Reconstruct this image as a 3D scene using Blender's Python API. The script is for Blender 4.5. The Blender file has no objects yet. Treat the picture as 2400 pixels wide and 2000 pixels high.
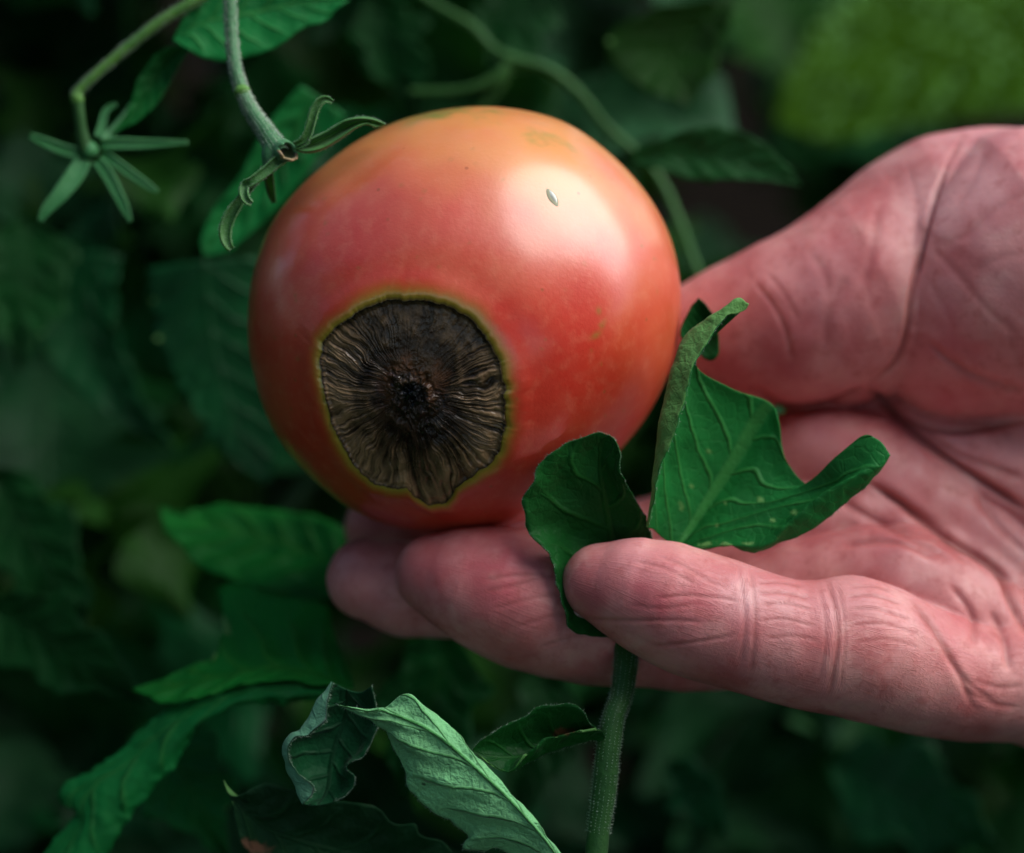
import bpy, math, random
import numpy as np
from mathutils import Matrix, Vector

random.seed(7)
rng = np.random.RandomState(7)
SC = bpy.context.scene
COL = SC.collection

# ------------------------------------------------------------------ camera, sky, sun, exposure
K = 8.0e-5            # metres per photo pixel in the plane of focus (the photograph is about 19 cm wide)
DIST = 0.60           # camera to plane of focus
DP = DIST / K
PITCH = math.radians(22)
TGT = np.array([0.0, 0.0, 0.30])
RIGHT = np.array([1.0, 0.0, 0.0])
UP = np.array([0.0, math.sin(PITCH), math.cos(PITCH)])
FWD = np.array([0.0, math.cos(PITCH), -math.sin(PITCH)])

cam_d = bpy.data.cameras.new('camera')
cam = bpy.data.objects.new('camera', cam_d)
COL.objects.link(cam)
cp = TGT - FWD * DIST
cam.matrix_world = Matrix(((RIGHT[0], UP[0], -FWD[0], cp[0]), (RIGHT[1], UP[1], -FWD[1], cp[1]),
                           (RIGHT[2], UP[2], -FWD[2], cp[2]), (0, 0, 0, 1)))
cam_d.sensor_fit = 'HORIZONTAL'
cam_d.sensor_width = 36.0
cam_d.lens = 36.0 * DIST / (2400 * K)
cam_d.clip_start = 0.02
cam_d.clip_end = 200.0
cam_d.dof.use_dof = True
cam_d.dof.focus_distance = DIST + 40 * K
cam_d.dof.aperture_fstop = 5.6
SC.camera = cam

def cdir(x, y, z):     # camera-frame direction (right, up, towards the camera) -> world
    v = x * RIGHT + y * UP - z * FWD
    return v / np.linalg.norm(v)

SUN_DIR = cdir(0.69, 0.66, 0.32)
sun_d = bpy.data.lights.new('sun', 'SUN')
sun = bpy.data.objects.new('sun', sun_d)
COL.objects.link(sun)
sun_d.energy = 1.5
sun_d.angle = math.radians(62)
sun_d.color = (1.0, 0.96, 0.93)
sun.rotation_euler = Vector(SUN_DIR).to_track_quat('Z', 'Y').to_euler()
sun.location = (0.5, -0.5, 1.5)
el = math.asin(SUN_DIR[2])
az = math.atan2(SUN_DIR[0], SUN_DIR[1])
w = bpy.data.worlds.new('World')
SC.world = w
w.use_nodes = True
wn = w.node_tree
wn.nodes.clear()
sky = wn.nodes.new('ShaderNodeTexSky')
sky.sky_type = 'NISHITA'
sky.sun_disc = False
sky.sun_elevation = el
sky.sun_rotation = az
sky.dust_density = 1.0
bg = wn.nodes.new('ShaderNodeBackground')
bg.inputs['Strength'].default_value = 0.05
wo = wn.nodes.new('ShaderNodeOutputWorld')
wn.links.new(sky.outputs[0], bg.inputs[0])
wn.links.new(bg.outputs[0], wo.inputs[0])
SC.view_settings.view_transform = 'Standard'
SC.view_settings.look = 'None'
SC.view_settings.exposure = 1.8
SC.view_settings.gamma = 1.0
SC.cycles.use_denoising = True
SC.cycles.max_bounces = 8

# ------------------------------------------------------------------ helpers: space
def pt(px, py, d):
    """a place given by where the photograph shows it (photo pixels) and how far behind the focus plane it stands"""
    s = 1 + d / DP
    return np.array([(px - 1200) * s, -(py - 1000) * s, d], float)
def vw(x, y, d): return pt(x * 8 / 7, y * 8 / 7, d)
def zz(x0, y0, sc):
    return lambda x, y, d: pt(x0 + x / sc, y0 + y / sc, d)
z2 = zz(40, 180, 4.375); z3 = zz(480, 180, 3.977); z4 = zz(1200, 650, 2.2826); z5 = zz(720, 1180, 2.1)
z6 = zz(600, 1580, 2.2826); r1 = zz(0, 0, 2.1); r2 = zz(700, 0, 2.1); r3 = zz(1400, 0, 2.1)
r5 = zz(0, 1167, 2.1); r7 = zz(1400, 1167, 2.1); r8 = zz(0, 600, 2.1)
WM = np.stack([RIGHT, UP, FWD])      # rows
def world(c):
    return TGT + K * (np.asarray(c, float) @ WM)
def to_img(c):
    s = 1 + c[:, 2] / DP
    return c[:, 0] / s + 1200, 1000 - c[:, 1] / s
def tr(f, pts, d=None):
    return np.array([f(*p) if d is None else f(p[0], p[1], d + (p[2] if len(p) > 2 else 0)) for p in pts])

def smooth(a, b, x):
    t = np.clip((x - a) / (b - a), 0, 1)
    return t * t * (3 - 2 * t)

def _h(ix, iy, iz):
    n = (ix * 374761393 + iy * 668265263 + iz * 2147483647) & 0xffffffff
    n = ((n ^ (n >> 13)) * 1274126177) & 0xffffffff
    n = ((n ^ (n >> 16)) * 2246822519) & 0xffffffff
    return ((n ^ (n >> 15)) & 0xffff) / 65535.0
def vnoise(p):
    p = np.asarray(p, float)
    i = np.floor(p).astype(np.int64)
    f = p - i
    f = f * f * (3 - 2 * f)
    r = 0
    for dx in (0, 1):
        for dy in (0, 1):
            for dz in (0, 1):
                wt = (f[..., 0] if dx else 1 - f[..., 0]) * (f[..., 1] if dy else 1 - f[..., 1]) * (f[..., 2] if dz else 1 - f[..., 2])
                r = r + wt * _h(i[..., 0] + dx, i[..., 1] + dy, i[..., 2] + dz)
    return r * 2 - 1
def fbm(p, o=3):
    p = np.asarray(p, float)
    return sum(vnoise(p * 2 ** k + 17.3 * k) * 0.5 ** k for k in range(o))

def catmull(P, n, closed=False):
    """resample a polyline by arc length through a Catmull-Rom curve"""
    P = np.asarray(P, float)
    if len(P) == 2:
        t = np.linspace(0, 1, n)[:, None]
        return P[0] * (1 - t) + P[1] * t
    A = np.vstack([2 * P[0] - P[1], P, 2 * P[-1] - P[-2]])
    out = []
    for i in range(1, len(A) - 2):
        t = np.linspace(0, 1, 12, endpoint=False)[:, None]
        p0, p1, p2, p3 = A[i - 1], A[i], A[i + 1], A[i + 2]
        out.append(0.5 * (2 * p1 + (p2 - p0) * t + (2 * p0 - 5 * p1 + 4 * p2 - p3) * t ** 2 + (3 * p1 - p0 - 3 * p2 + p3) * t ** 3))
    out = np.vstack(out + [A[-2][None]])
    L = np.concatenate([[0], np.cumsum(np.linalg.norm(np.diff(out[:, :3], axis=0), axis=1))])
    s = np.linspace(0, L[-1], n)
    return np.stack([np.interp(s, L, out[:, k]) for k in range(out.shape[1])], 1)

# ------------------------------------------------------------------ helpers: objects
def tag(o, label=None, cat=None, group=None, kind=None):
    if label: o['label'] = label
    if cat: o['category'] = cat
    if group: o['group'] = group
    if kind: o['kind'] = kind
    return o
def thing(name, label, cat, c, group=None):
    o = bpy.data.objects.new(name, None)
    COL.objects.link(o)
    o.location = world(c)
    o.empty_display_size = 0.01
    return tag(o, label, cat, group)
def mk(name, verts, faces, mats, parent=None, mi=None, uv=None, attrs=None, smooth_=True, is_world=False):
    """link ONE mesh object; verts come in photo-scale space and leave in metres"""
    W = np.asarray(verts) if is_world else world(verts)
    if parent is not None:
        root = parent
        org = np.array([0.0, 0, 0])
        while root is not None:
            org = org + np.array(root.location)
            root = root.parent
        loc = None
    else:
        org = W.mean(0)
    W = W - org
    me = bpy.data.meshes.new(name)
    F = np.asarray(faces, np.int64)
    n, k = F.shape
    me.vertices.add(len(W)); me.vertices.foreach_set('co', W.astype(np.float32).ravel())
    me.loops.add(n * k); me.loops.foreach_set('vertex_index', F.ravel().astype(np.int32))
    me.polygons.add(n)
    me.polygons.foreach_set('loop_start', (np.arange(n) * k).astype(np.int32))
    me.polygons.foreach_set('loop_total', np.full(n, k, np.int32))
    if mi is not None:
        me.polygons.foreach_set('material_index', np.asarray(mi, np.int32))
    me.polygons.foreach_set('use_smooth', np.full(n, smooth_))
    for m in (mats if isinstance(mats, (list, tuple)) else [mats]):
        me.materials.append(m)
    if uv is not None:
        l = me.uv_layers.new(name='UVMap')
        l.data.foreach_set('uv', np.asarray(uv)[F.ravel()].astype(np.float32).ravel())
    for an, av in (attrs or {}).items():
        a = me.attributes.new(an, 'FLOAT', 'POINT')
        a.data.foreach_set('value', np.asarray(av, np.float32))
    me.update(); me.validate()
    o = bpy.data.objects.new(name, me)
    COL.objects.link(o)
    if parent is not None:
        o.parent = parent
    else:
        o.location = org
    return o

def grid_faces(nu, nv, closed_u=False):
    i = np.arange(nu if closed_u else nu - 1)[:, None]
    j = np.arange(nv - 1)[None]
    a = i * nv + j
    b = ((i + 1) % nu) * nv + j
    return np.stack([a, b, b + 1, a + 1], -1).reshape(-1, 4)

def grid_normals(G):
    du = np.gradient(G, axis=0); dv = np.gradient(G, axis=1)
    n = np.cross(du, dv)
    return n / (np.linalg.norm(n, axis=2, keepdims=True) + 1e-9)

def tube(pts, radii, seg=12, n=None, flat=1.0, lump=0.0, cap=True):
    """round stalk along a curve: verts, faces"""
    P = np.asarray(pts, float)
    R = np.asarray(radii, float)[:, None]
    Q = catmull(np.hstack([P, R]), n or max(8, len(P) * 7))
    C, r = Q[:, :3], Q[:, 3]
    T = np.gradient(C, axis=0); T /= np.linalg.norm(T, axis=1, keepdims=True) + 1e-9
    up = np.array([0, 0, -1.0])
    A = np.cross(T, up); A /= np.linalg.norm(A, axis=1, keepdims=True) + 1e-9
    B = np.cross(T, A)
    th = np.linspace(0, 2 * np.pi, seg, endpoint=False)
    rr = r[:, None] * np.ones(seg)
    V = C[:, None] + rr[..., None] * (np.cos(th)[None, :, None] * A[:, None] + flat * np.sin(th)[None, :, None] * B[:, None])
    if lump:
        V += lump * r[:, None, None] * fbm(V / (r.mean() * 1.5))[..., None] * (V - C[:, None]) / (r[:, None, None] + 1e-6)
    m = len(C)
    i = np.arange(m - 1)[:, None]; j = np.arange(seg)[None]
    a = i * seg + j; b = i * seg + (j + 1) % seg
    F = np.stack([a, b, b + seg, a + seg], -1).reshape(-1, 4)
    V = V.reshape(-1, 3)
    if cap:
        V = np.vstack([V, C[0], C[-1]])
        e = m * seg
        c0 = np.stack([np.full(seg, e), (np.arange(seg) + 1) % seg, np.arange(seg), np.full(seg, e)], 1)
        o = (m - 1) * seg
        c1 = np.stack([np.full(seg, e + 1), o + np.arange(seg), o + (np.arange(seg) + 1) % seg, np.full(seg, e + 1)], 1)
        return V, F, (c0[:, :3], c1[:, :3])
    return V, F, None
def mktube(name, pts, radii, mat, parent=None, **kw):
    V, F, caps = tube(pts, radii, **kw)
    if caps:                        # close the ends with slim quads on the pole vertex
        m = len(V) - 2
        V = np.vstack([V, V[-2] + 0.01, V[-1] + 0.01])
        c0 = np.hstack([caps[0], np.full((len(caps[0]), 1), 0)]); c0[:, 3] = c0[:, 2]
        tri = np.vstack([caps[0], caps[1]])
        # triangulate everything so that one face size is used
        T = np.vstack([F[:, [0, 1, 2]], F[:, [0, 2, 3]], tri])
        return mk(name, V[:-2], T, mat, parent)
    return mk(name, V, F, mat, parent)

def hairs(V, N, count, length, r0, bias=None):
    """slender 3-sided hairs standing on a surface: verts, faces"""
    idx = rng.randint(0, len(V), count)
    P, D = V[idx], N[idx] + rng.normal(0, .35, (count, 3))
    D /= np.linalg.norm(D, axis=1, keepdims=True)
    A = np.cross(D, rng.normal(0, 1, (count, 3))); A /= np.linalg.norm(A, axis=1, keepdims=True)
    B = np.cross(D, A)
    L = length * rng.uniform(.4, 1.2, (count, 1))
    vs, fs = [], []
    for k in range(3):
        t = 2 * np.pi * k / 3
        vs.append(P + r0 * (math.cos(t) * A + math.sin(t) * B))
    vs.append(P + D * L)
    V2 = np.stack(vs, 1).reshape(-1, 3)
    b = np.arange(count)[:, None] * 4
    F = np.concatenate([b + np.array([[0, 1, 3]]), b + np.array([[1, 2, 3]]), b + np.array([[2, 0, 3]])])
    return V2, F
def vert_normals(V, F):
    n = np.cross(V[F[:, 1]] - V[F[:, 0]], V[F[:, 2]] - V[F[:, 0]])
    N = np.zeros_like(V)
    for k in range(F.shape[1]):
        np.add.at(N, F[:, k], n)
    return N / (np.linalg.norm(N, axis=1, keepdims=True) + 1e-9)

# ------------------------------------------------------------------ materials
class NT:
    def __init__(s, name):
        s.m = bpy.data.materials.new(name)
        s.m.use_nodes = True
        s.t = s.m.node_tree
        s.t.nodes.clear()
        s.out = s.n('ShaderNodeOutputMaterial')
    def n(s, typ, **props):
        x = s.t.nodes.new(typ)
        for k, v in props.items(): setattr(x, k, v)
        return x
    def l(s, a, b): s.t.links.new(a, b)
    def put(s, sock, v):
        if hasattr(v, 'is_linked') or hasattr(v, 'links'): s.l(v, sock)
        else: sock.default_value = v
    def math(s, op, a, b=None, c=None, clamp=False):
        x = s.n('ShaderNodeMath', operation=op, use_clamp=clamp)
        for i, v in enumerate((a, b, c)):
            if v is not None: s.put(x.inputs[i], v)
        return x.outputs[0]
    def mix(s, f, a, b, blend='MIX'):
        x = s.n('ShaderNodeMix', data_type='RGBA', blend_type=blend)
        s.put(x.inputs[0], f)
        for i, v in ((6, a), (7, b)):
            s.put(x.inputs[i], v if not isinstance(v, tuple) else (v + (1,))[:4])
        return x.outputs[2]
    def noise(s, vec, scale, detail=3, rough=.55, dist=0):
        x = s.n('ShaderNodeTexNoise')
        s.l(vec, x.inputs['Vector'])
        x.inputs['Scale'].default_value = scale; x.inputs['Detail'].default_value = detail
        x.inputs['Roughness'].default_value = rough; x.inputs['Distortion'].default_value = dist
        return x.outputs[0]
    def ramp(s, v, a, b, lo=0.0, hi=1.0):
        x = s.n('ShaderNodeMapRange', interpolation_type='SMOOTHSTEP')
        s.put(x.inputs[0], v)
        for i, q in ((1, a), (2, b), (3, lo), (4, hi)): x.inputs[i].default_value = q
        return x.outputs[0]
    def attr(s, name): return s.n('ShaderNodeAttribute', attribute_name=name).outputs['Fac']
    def obj(s): return s.n('ShaderNodeTexCoord').outputs['Object']
    def bump(s, h, strength, dist, prev=None):
        x = s.n('ShaderNodeBump')
        s.l(h, x.inputs['Height'])
        x.inputs['Strength'].default_value = strength; x.inputs['Distance'].default_value = dist
        if prev is not None: s.l(prev, x.inputs['Normal'])
        return x.outputs[0]
    def bsdf(s, color, rough, normal=None, **kw):
        x = s.n('ShaderNodeBsdfPrincipled')
        s.put(x.inputs['Base Color'], color if not isinstance(color, tuple) else (color + (1,))[:4])
        s.put(x.inputs['Roughness'], rough)
        if normal is not None: s.l(normal, x.inputs['Normal'])
        for k, v in kw.items(): s.put(x.inputs[k], v)
        return x.outputs[0]
    def done(s, sh):
        s.l(sh, s.out.inputs[0])
        return s.m

def leaf_mat(name, col, vein, nveins=7.0, slant=.42, rough=.5, trans=.18, spec=.2, bumpd=.0006, fuzz=0.0, vein_w=.10, spots=0.0, edge=None, mark=None):
    t = NT(name)
    uv = t.n('ShaderNodeUVMap', uv_map='UVMap').outputs[0]
    o = t.obj()
    sep = t.n('ShaderNodeSeparateXYZ'); t.l(uv, sep.inputs[0])
    wob = t.math('MULTIPLY', t.math('SUBTRACT', t.noise(o, 120, 2), .5), .10)
    u = t.math('SUBTRACT', t.math('MULTIPLY', sep.outputs[0], 2.0), 1.0)
    au = t.math('ABSOLUTE', u)
    side = t.math('GREATER_THAN', u, 0.0)
    v = t.math('ADD', sep.outputs[1], wob)
    ph = t.math('MULTIPLY', t.math('SUBTRACT', v, t.math('MULTIPLY', t.math('POWER', au, .8), slant * .5)), nveins)
    ph = t.math('ADD', ph, t.math('MULTIPLY', side, .45))
    fr = t.math('ABSOLUTE', t.math('SUBTRACT', t.math('FRACT', ph), .5))
    sv = t.ramp(fr, vein_w, 0.015)
    sv = t.math('MULTIPLY', sv, t.ramp(au, 1.0, .5))
    mid = t.ramp(au, .055, .015)
    ve = t.math('MAXIMUM', mid, t.math('MULTIPLY', sv, .8))
    # net of small veins
    vo = t.n('ShaderNodeTexVoronoi', feature='DISTANCE_TO_EDGE'); t.l(o, vo.inputs['Vector']); vo.inputs['Scale'].default_value = 420
    net = t.ramp(vo.outputs[0], .10, .0)
    n1 = t.noise(o, 60, 4)
    n2 = t.noise(o, 900, 3)
    c = t.mix(t.ramp(n1, .3, .7), tuple(x * .72 for x in col), tuple(x * 1.22 for x in col))
    c = t.mix(t.math('MULTIPLY', net, .10), c, vein)
    c = t.mix(t.math('MULTIPLY', ve, .8), c, vein)
    if spots:
        vs = t.n('ShaderNodeTexVoronoi'); t.l(o, vs.inputs['Vector']); vs.inputs['Scale'].default_value = 230
        sp = t.math('MULTIPLY', t.ramp(vs.outputs[0], .16, .08), t.ramp(t.noise(o, 90, 1), .52, .6))
        c = t.mix(t.math('MULTIPLY', sp, spots), c, (.03, .035, .02))
    if mark: c = t.mix(t.attr('mark'), c, mark)
    if edge:
        c = t.mix(t.math('MULTIPLY', t.ramp(au, .95, 1.0), .8), c, edge)
    h = t.math('ADD', t.math('MULTIPLY', ve, -.9), t.math('ADD', t.math('MULTIPLY', net, -.10), t.math('MULTIPLY', n2, .35 + fuzz)))
    nm = t.bump(h, .8, bumpd)
    b = t.bsdf(c, rough, nm, **{'Specular IOR Level': spec * .8, 'Sheen Weight': fuzz * .12, 'Sheen Roughness': .5})
    tl = t.n('ShaderNodeBsdfTranslucent')
    t.l(t.mix(.5, c, (col[0] * 1.6 + .02, col[1] * 1.8, col[2] * .6)), tl.inputs[0])
    ms = t.n('ShaderNodeMixShader'); ms.inputs[0].default_value = trans
    t.l(b, ms.inputs[1]); t.l(tl.outputs[0], ms.inputs[2])
    return t.done(ms.outputs[0])

def stem_mat(name, col, col2, rough=.5):
    t = NT(name); o = t.obj()
    n = t.noise(o, 150, 4)
    c = t.mix(t.ramp(n, .35, .65), col, col2)
    return t.done(t.bsdf(c, rough, t.bump(t.noise(o, 1200, 3), .6, .0004), **{'Sheen Weight': .06, 'Specular IOR Level': .25, 'Subsurface Weight': .15, 'Subsurface Radius': (.002, .003, .001), 'Subsurface Scale': .5}))

M = {}
M['leaf_top'] = leaf_mat('leaf_top', (.006, .165, .034), (.04, .24, .05), trans=.2)
M['leaf_under'] = leaf_mat('leaf_under', (.13, .34, .085), (.16, .38, .11), rough=.6, trans=.22, fuzz=.5)
M['leaf_big'] = leaf_mat('leaf_big', (.012, .165, .032), (.045, .25, .05), nveins=4.2, slant=1.5, trans=.2, rough=.5, mark=(.14, .33, .09))
M['leaf_front'] = leaf_mat('leaf_front', (.005, .085, .012), (.014, .12, .016), rough=.5, trans=.2, fuzz=.25, nveins=5, mark=(.13, .055, .025))
M['leaf_pale'] = leaf_mat('leaf_pale', (.22, .60, .25), (.06, .30, .06), nveins=5.5, slant=.75, rough=.62, trans=.12, spec=.2, bumpd=.0009, fuzz=.7, vein_w=.085, spots=.75)
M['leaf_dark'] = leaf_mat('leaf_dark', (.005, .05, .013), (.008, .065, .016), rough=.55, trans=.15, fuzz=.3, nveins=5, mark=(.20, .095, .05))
M['leaf_curl'] = leaf_mat('leaf_curl', (.004, .07, .022), (.004, .05, .016), rough=.55, trans=.12, fuzz=.4, nveins=5)
M['leaf_curl_under'] = leaf_mat('leaf_curl_under', (.12, .33, .19), (.04, .12, .08), rough=.6, trans=.12, fuzz=.5, nveins=7, edge=(.05, .03, .05))
M['leaf_mid'] = leaf_mat('leaf_mid', (.006, .13, .022), (.03, .18, .03), trans=.25, rough=.5)
M['leaf_lime'] = leaf_mat('leaf_lime', (.022, .062, .003), (.03, .078, .005), trans=.3, rough=.85, spec=.03)
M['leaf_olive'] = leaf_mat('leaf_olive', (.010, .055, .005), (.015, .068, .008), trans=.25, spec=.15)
M['leaf_lit'] = leaf_mat('leaf_lit', (.008, .20, .022), (.04, .26, .03), trans=.25, rough=.5)  # leaf_top made brighter: light on two leaves put into the colour
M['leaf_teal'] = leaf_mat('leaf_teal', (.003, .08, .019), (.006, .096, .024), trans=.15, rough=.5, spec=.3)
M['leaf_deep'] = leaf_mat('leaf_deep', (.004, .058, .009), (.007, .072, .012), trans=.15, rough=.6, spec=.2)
M['stem'] = stem_mat('stem', (.015, .075, .014), (.025, .10, .02))
M['stem_mid'] = stem_mat('stem_mid', (.028, .12, .02), (.04, .15, .028))
M['stem_grey'] = stem_mat('stem_grey', (.045, .19, .07), (.075, .23, .10))
M['stem_lime'] = stem_mat('stem_lime', (.06, .19, .03), (.09, .24, .04))
M['sepal'] = stem_mat('sepal', (.035, .15, .035), (.06, .19, .045))
M['sepal_soft'] = stem_mat('sepal_soft', (.03, .17, .05), (.05, .21, .07))
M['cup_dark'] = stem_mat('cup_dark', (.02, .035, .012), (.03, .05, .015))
M['cup_rim'] = stem_mat('cup_rim', (.30, .24, .12), (.36, .22, .14))
M['hair'] = stem_mat('hair', (.25, .38, .27), (.30, .42, .3), .5)

def tomato_mat():
    t = NT('tomato_skin'); o = t.obj()
    rip = t.attr('ripeness'); halo = t.attr('halo'); blem = t.attr('blemish'); pink = t.attr('pink')
    n1 = t.noise(o, 38, 4); n2 = t.noise(o, 420, 4)
    red = t.mix(t.ramp(n1, .35, .68), (.60, .034, .016), (.66, .068, .030))
    red = t.mix(pink, red, (.78, .21, .115))
    c = t.mix(rip, red, (.74, .30, .085))
    c = t.mix(t.math('MULTIPLY', t.ramp(rip, .8, 1.0), t.ramp(t.noise(o, 70, 3), .5, .68)), c, (.28, .27, .05))
    c = t.mix(t.math('MULTIPLY', t.ramp(n2, .45, .75), .16), c, (.80, .30, .16))
    vo = t.n('ShaderNodeTexVoronoi'); t.l(o, vo.inputs['Vector']); vo.inputs['Scale'].default_value = 190
    sp = t.math('MULTIPLY', t.ramp(vo.outputs[0], .10, .04), t.ramp(t.noise(o, 60, 1), .47, .55))
    c = t.mix(t.math('MULTIPLY', sp, .7), c, (.40, .09, .02))
    c = t.mix(t.math('MULTIPLY', halo, .93), c, (.44, .40, .035))
    c = t.mix(t.math('MULTIPLY', t.ramp(halo, .92, 1.0), .7), c, (.06, .015, .01))
    c = t.mix(t.math('MULTIPLY', blem, .7), c, (.28, .17, .02))
    h = t.math('ADD', t.noise(o, 1500, 2), t.math('MULTIPLY', t.noise(o, 300, 2), .4))
    nm = t.bump(h, .30, .00012)
    return t.done(t.bsdf(c, .40, nm, **{'Specular IOR Level': .55, 'Subsurface Weight': .25, 'Subsurface Radius': (.006, .0016, .001), 'Subsurface Scale': .6,
                                        'Coat Weight': .9, 'Coat Roughness': .22}))
M['tomato'] = tomato_mat()

def rot_mat():
    t = NT('rotten_skin'); o = t.obj()
    tan = t.attr('tan'); blk = t.attr('black'); rust = t.attr('rust')
    n = t.noise(o, 260, 4)
    c = t.mix(tan, (.026, .016, .008), (.42, .265, .13))
    c = t.mix(t.math('MULTIPLY', rust, t.ramp(n, .35, .65)), c, (.11, .045, .016))
    c = t.mix(blk, c, (.004, .004, .005))
    nm = t.bump(t.noise(o, 900, 4), .5, .0004)
    return t.done(t.bsdf(c, t.ramp(n, .3, .7, .15, .36), nm, **{'Specular IOR Level': .45}))
M['rot'] = rot_mat()

def skin_mat():
    t = NT('skin'); o = t.obj()
    fl = t.attr('flush'); cr = t.attr('crease'); fs = t.attr('along'); ft = t.attr('around'); pal = t.attr('pale')
    n1 = t.noise(o, 70, 4); n2 = t.noise(o, 330, 4, .6)
    c = t.mix(t.ramp(n1, .32, .66), (.52, .150, .146), (.70, .305, .285))
    n3 = t.noise(o, 150, 3, .6, .4)
    c = t.mix(t.ramp(n3, .5, .72, 0, .55), c, (.72, .38, .33))
    c = t.mix(t.ramp(n3, .48, .28, 0, .5), c, (.50, .105, .105))
    c = t.mix(t.math('MULTIPLY', fl, .9), c, (.52, .088, .108))
    c = t.mix(t.math('MULTIPLY', pal, .7), c, (.74, .41, .41))  # pale skin patches, with the sky's lavender sheen mixed into their colour
    c = t.mix(t.math('MULTIPLY', t.ramp(n2, .5, .75), .45), c, (.40, .075, .07))
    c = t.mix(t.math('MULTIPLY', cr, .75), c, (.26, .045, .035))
    cv = t.n('ShaderNodeCombineXYZ')
    t.l(t.math('MULTIPLY', fs, .016), cv.inputs[0]); t.l(t.math('MULTIPLY', ft, .13), cv.inputs[1])
    w1 = t.noise(cv.outputs[0], 1.0, 3, .6, .6)
    cv2 = t.n('ShaderNodeCombineXYZ')
    t.l(t.math('MULTIPLY', fs, .09), cv2.inputs[0]); t.l(t.math('MULTIPLY', ft, .012), cv2.inputs[1])
    w2 = t.noise(cv2.outputs[0], 1.0, 2, .5, .4)
    vo = t.n('ShaderNodeTexVoronoi', feature='DISTANCE_TO_EDGE'); t.l(o, vo.inputs['Vector']); vo.inputs['Scale'].default_value = 900
    jn = t.attr('joint'); fn = t.attr('fine')
    lines = t.ramp(t.math('ABSOLUTE', t.math('SUBTRACT', w1, .5)), .0, .05)
    lines = t.math('MULTIPLY', t.math('SUBTRACT', 1.0, lines), t.math('SUBTRACT', 1.0, jn))
    l2 = t.math('MULTIPLY', t.math('SUBTRACT', 1.0, t.ramp(t.math('ABSOLUTE', t.math('SUBTRACT', w2, .5)), .0, .06)), jn)
    c = t.mix(t.math('MULTIPLY', t.math('MULTIPLY', lines, fn), .14), c, (.42, .13, .08))
    h = t.math('ADD', t.math('MULTIPLY', lines, -1.0), t.math('MULTIPLY', l2, -1.0))
    h = t.math('MULTIPLY', h, fn)
    h = t.math('ADD', h, t.math('MULTIPLY', t.ramp(vo.outputs[0], 0, .25), .3))
    h = t.math('ADD', h, t.math('MULTIPLY', t.noise(o, 2200, 2), .35))
    nm = t.bump(h, .30, .00017)
    return t.done(t.bsdf(c, t.ramp(n2, .3, .7, .42, .56), nm, **{'Specular IOR Level': .5, 'Subsurface Weight': .25, 'Subsurface Radius': (.003, .0010, .0006), 'Subsurface Scale': .5}))
M['skin'] = skin_mat()
def simple(name, c1, c2, rough, scale=200, spec=.4, bd=.0005):
    t = NT(name); o = t.obj(); n = t.noise(o, scale, 4)
    return t.done(t.bsdf(t.mix(t.ramp(n, .35, .65), c1, c2), rough, t.bump(n, .5, bd), **{'Specular IOR Level': spec}))
M['nail'] = simple('nail', (.34, .22, .19), (.4, .27, .24), .35)
M['soil'] = simple('soil', (.004, .0035, .003), (.009, .007, .005), 1.0, 40, 0.0, .01)
M['scar_white'] = simple('scar_white', (.75, .78, .66), (.8, .82, .72), .8, spec=.1)
M['scar_rim'] = simple('scar_rim', (.26, .28, .17), (.33, .33, .2), .5)

# ------------------------------------------------------------------ setting: the soil
gx = np.linspace(-1, 1, 90); gx = np.sign(gx) * np.abs(gx) ** 2.2
GX, GY = np.meshgrid(gx * 60, gx * 60 + .3, indexing='ij')
near = np.exp(-((GX ** 2 + GY ** 2) / 4))
GZ = near * .03 * fbm(np.stack([GX * 9, GY * 9, 0 * GX], -1), 4)
tag(mk('soil', np.stack([GX, GY, GZ], -1).reshape(-1, 3), grid_faces(90, 90), M['soil'], is_world=True), 'dark bare soil under the plants', kind='structure')

# ------------------------------------------------------------------ tomato
TC = pt(1089, 749, 430)
TCX, TCY = 953, 655
sil = np.array([(508, 650), (515, 740), (530, 810), (560, 895), (600, 945), (640, 980), (700, 1030), (780, 1070), (860, 1088), (950, 1090), (1080, 1070),
                (1180, 1010), (1262, 932), (1330, 845), (1375, 760), (1393, 690), (1398, 620), (1390, 540), (1360, 450), (1290, 350), (1200, 275),
                (1100, 232), (1040, 222), (980, 221), (900, 228), (800, 254), (700, 310), (600, 400), (550, 475), (520, 560)], float)
st = np.arctan2(-(sil[:, 1] - TCY), sil[:, 0] - TCX)
sr = np.hypot(sil[:, 1] - TCY, sil[:, 0] - TCX) * 8 / 7
o_ = np.argsort(st); st, sr = st[o_], sr[o_]
th_t = np.linspace(-np.pi, np.pi, 361)
r_t = np.interp(th_t, np.concatenate([st - 2 * np.pi, st, st + 2 * np.pi]), np.tile(sr, 3))
ker = np.hanning(31); ker /= ker.sum()
r_t[:-1] = np.convolve(np.tile(r_t[:-1], 3), ker, 'same')[360:720]; r_t[-1] = r_t[0]
RM, RZ, SIL = r_t.mean(), 470.0, 1 + 395 / DP
def tom_surf(u):
    u = u / np.linalg.norm(u, axis=-1, keepdims=True)
    rho = np.hypot(u[..., 0], u[..., 1])
    R = np.interp(np.arctan2(u[..., 1], u[..., 0]), th_t, r_t)
    R = (RM + (R - RM) * smooth(0.1, .9, rho)) * SIL
    p = np.stack([u[..., 0] * R, u[..., 1] * R, u[..., 2] * RZ], -1) + TC
    bump_ = 6.0 * vnoise(u * 2.2 + 3.1) + 1.6 * vnoise(u * 5 + 1.7)
    return p + bump_[..., None] * u
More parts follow.
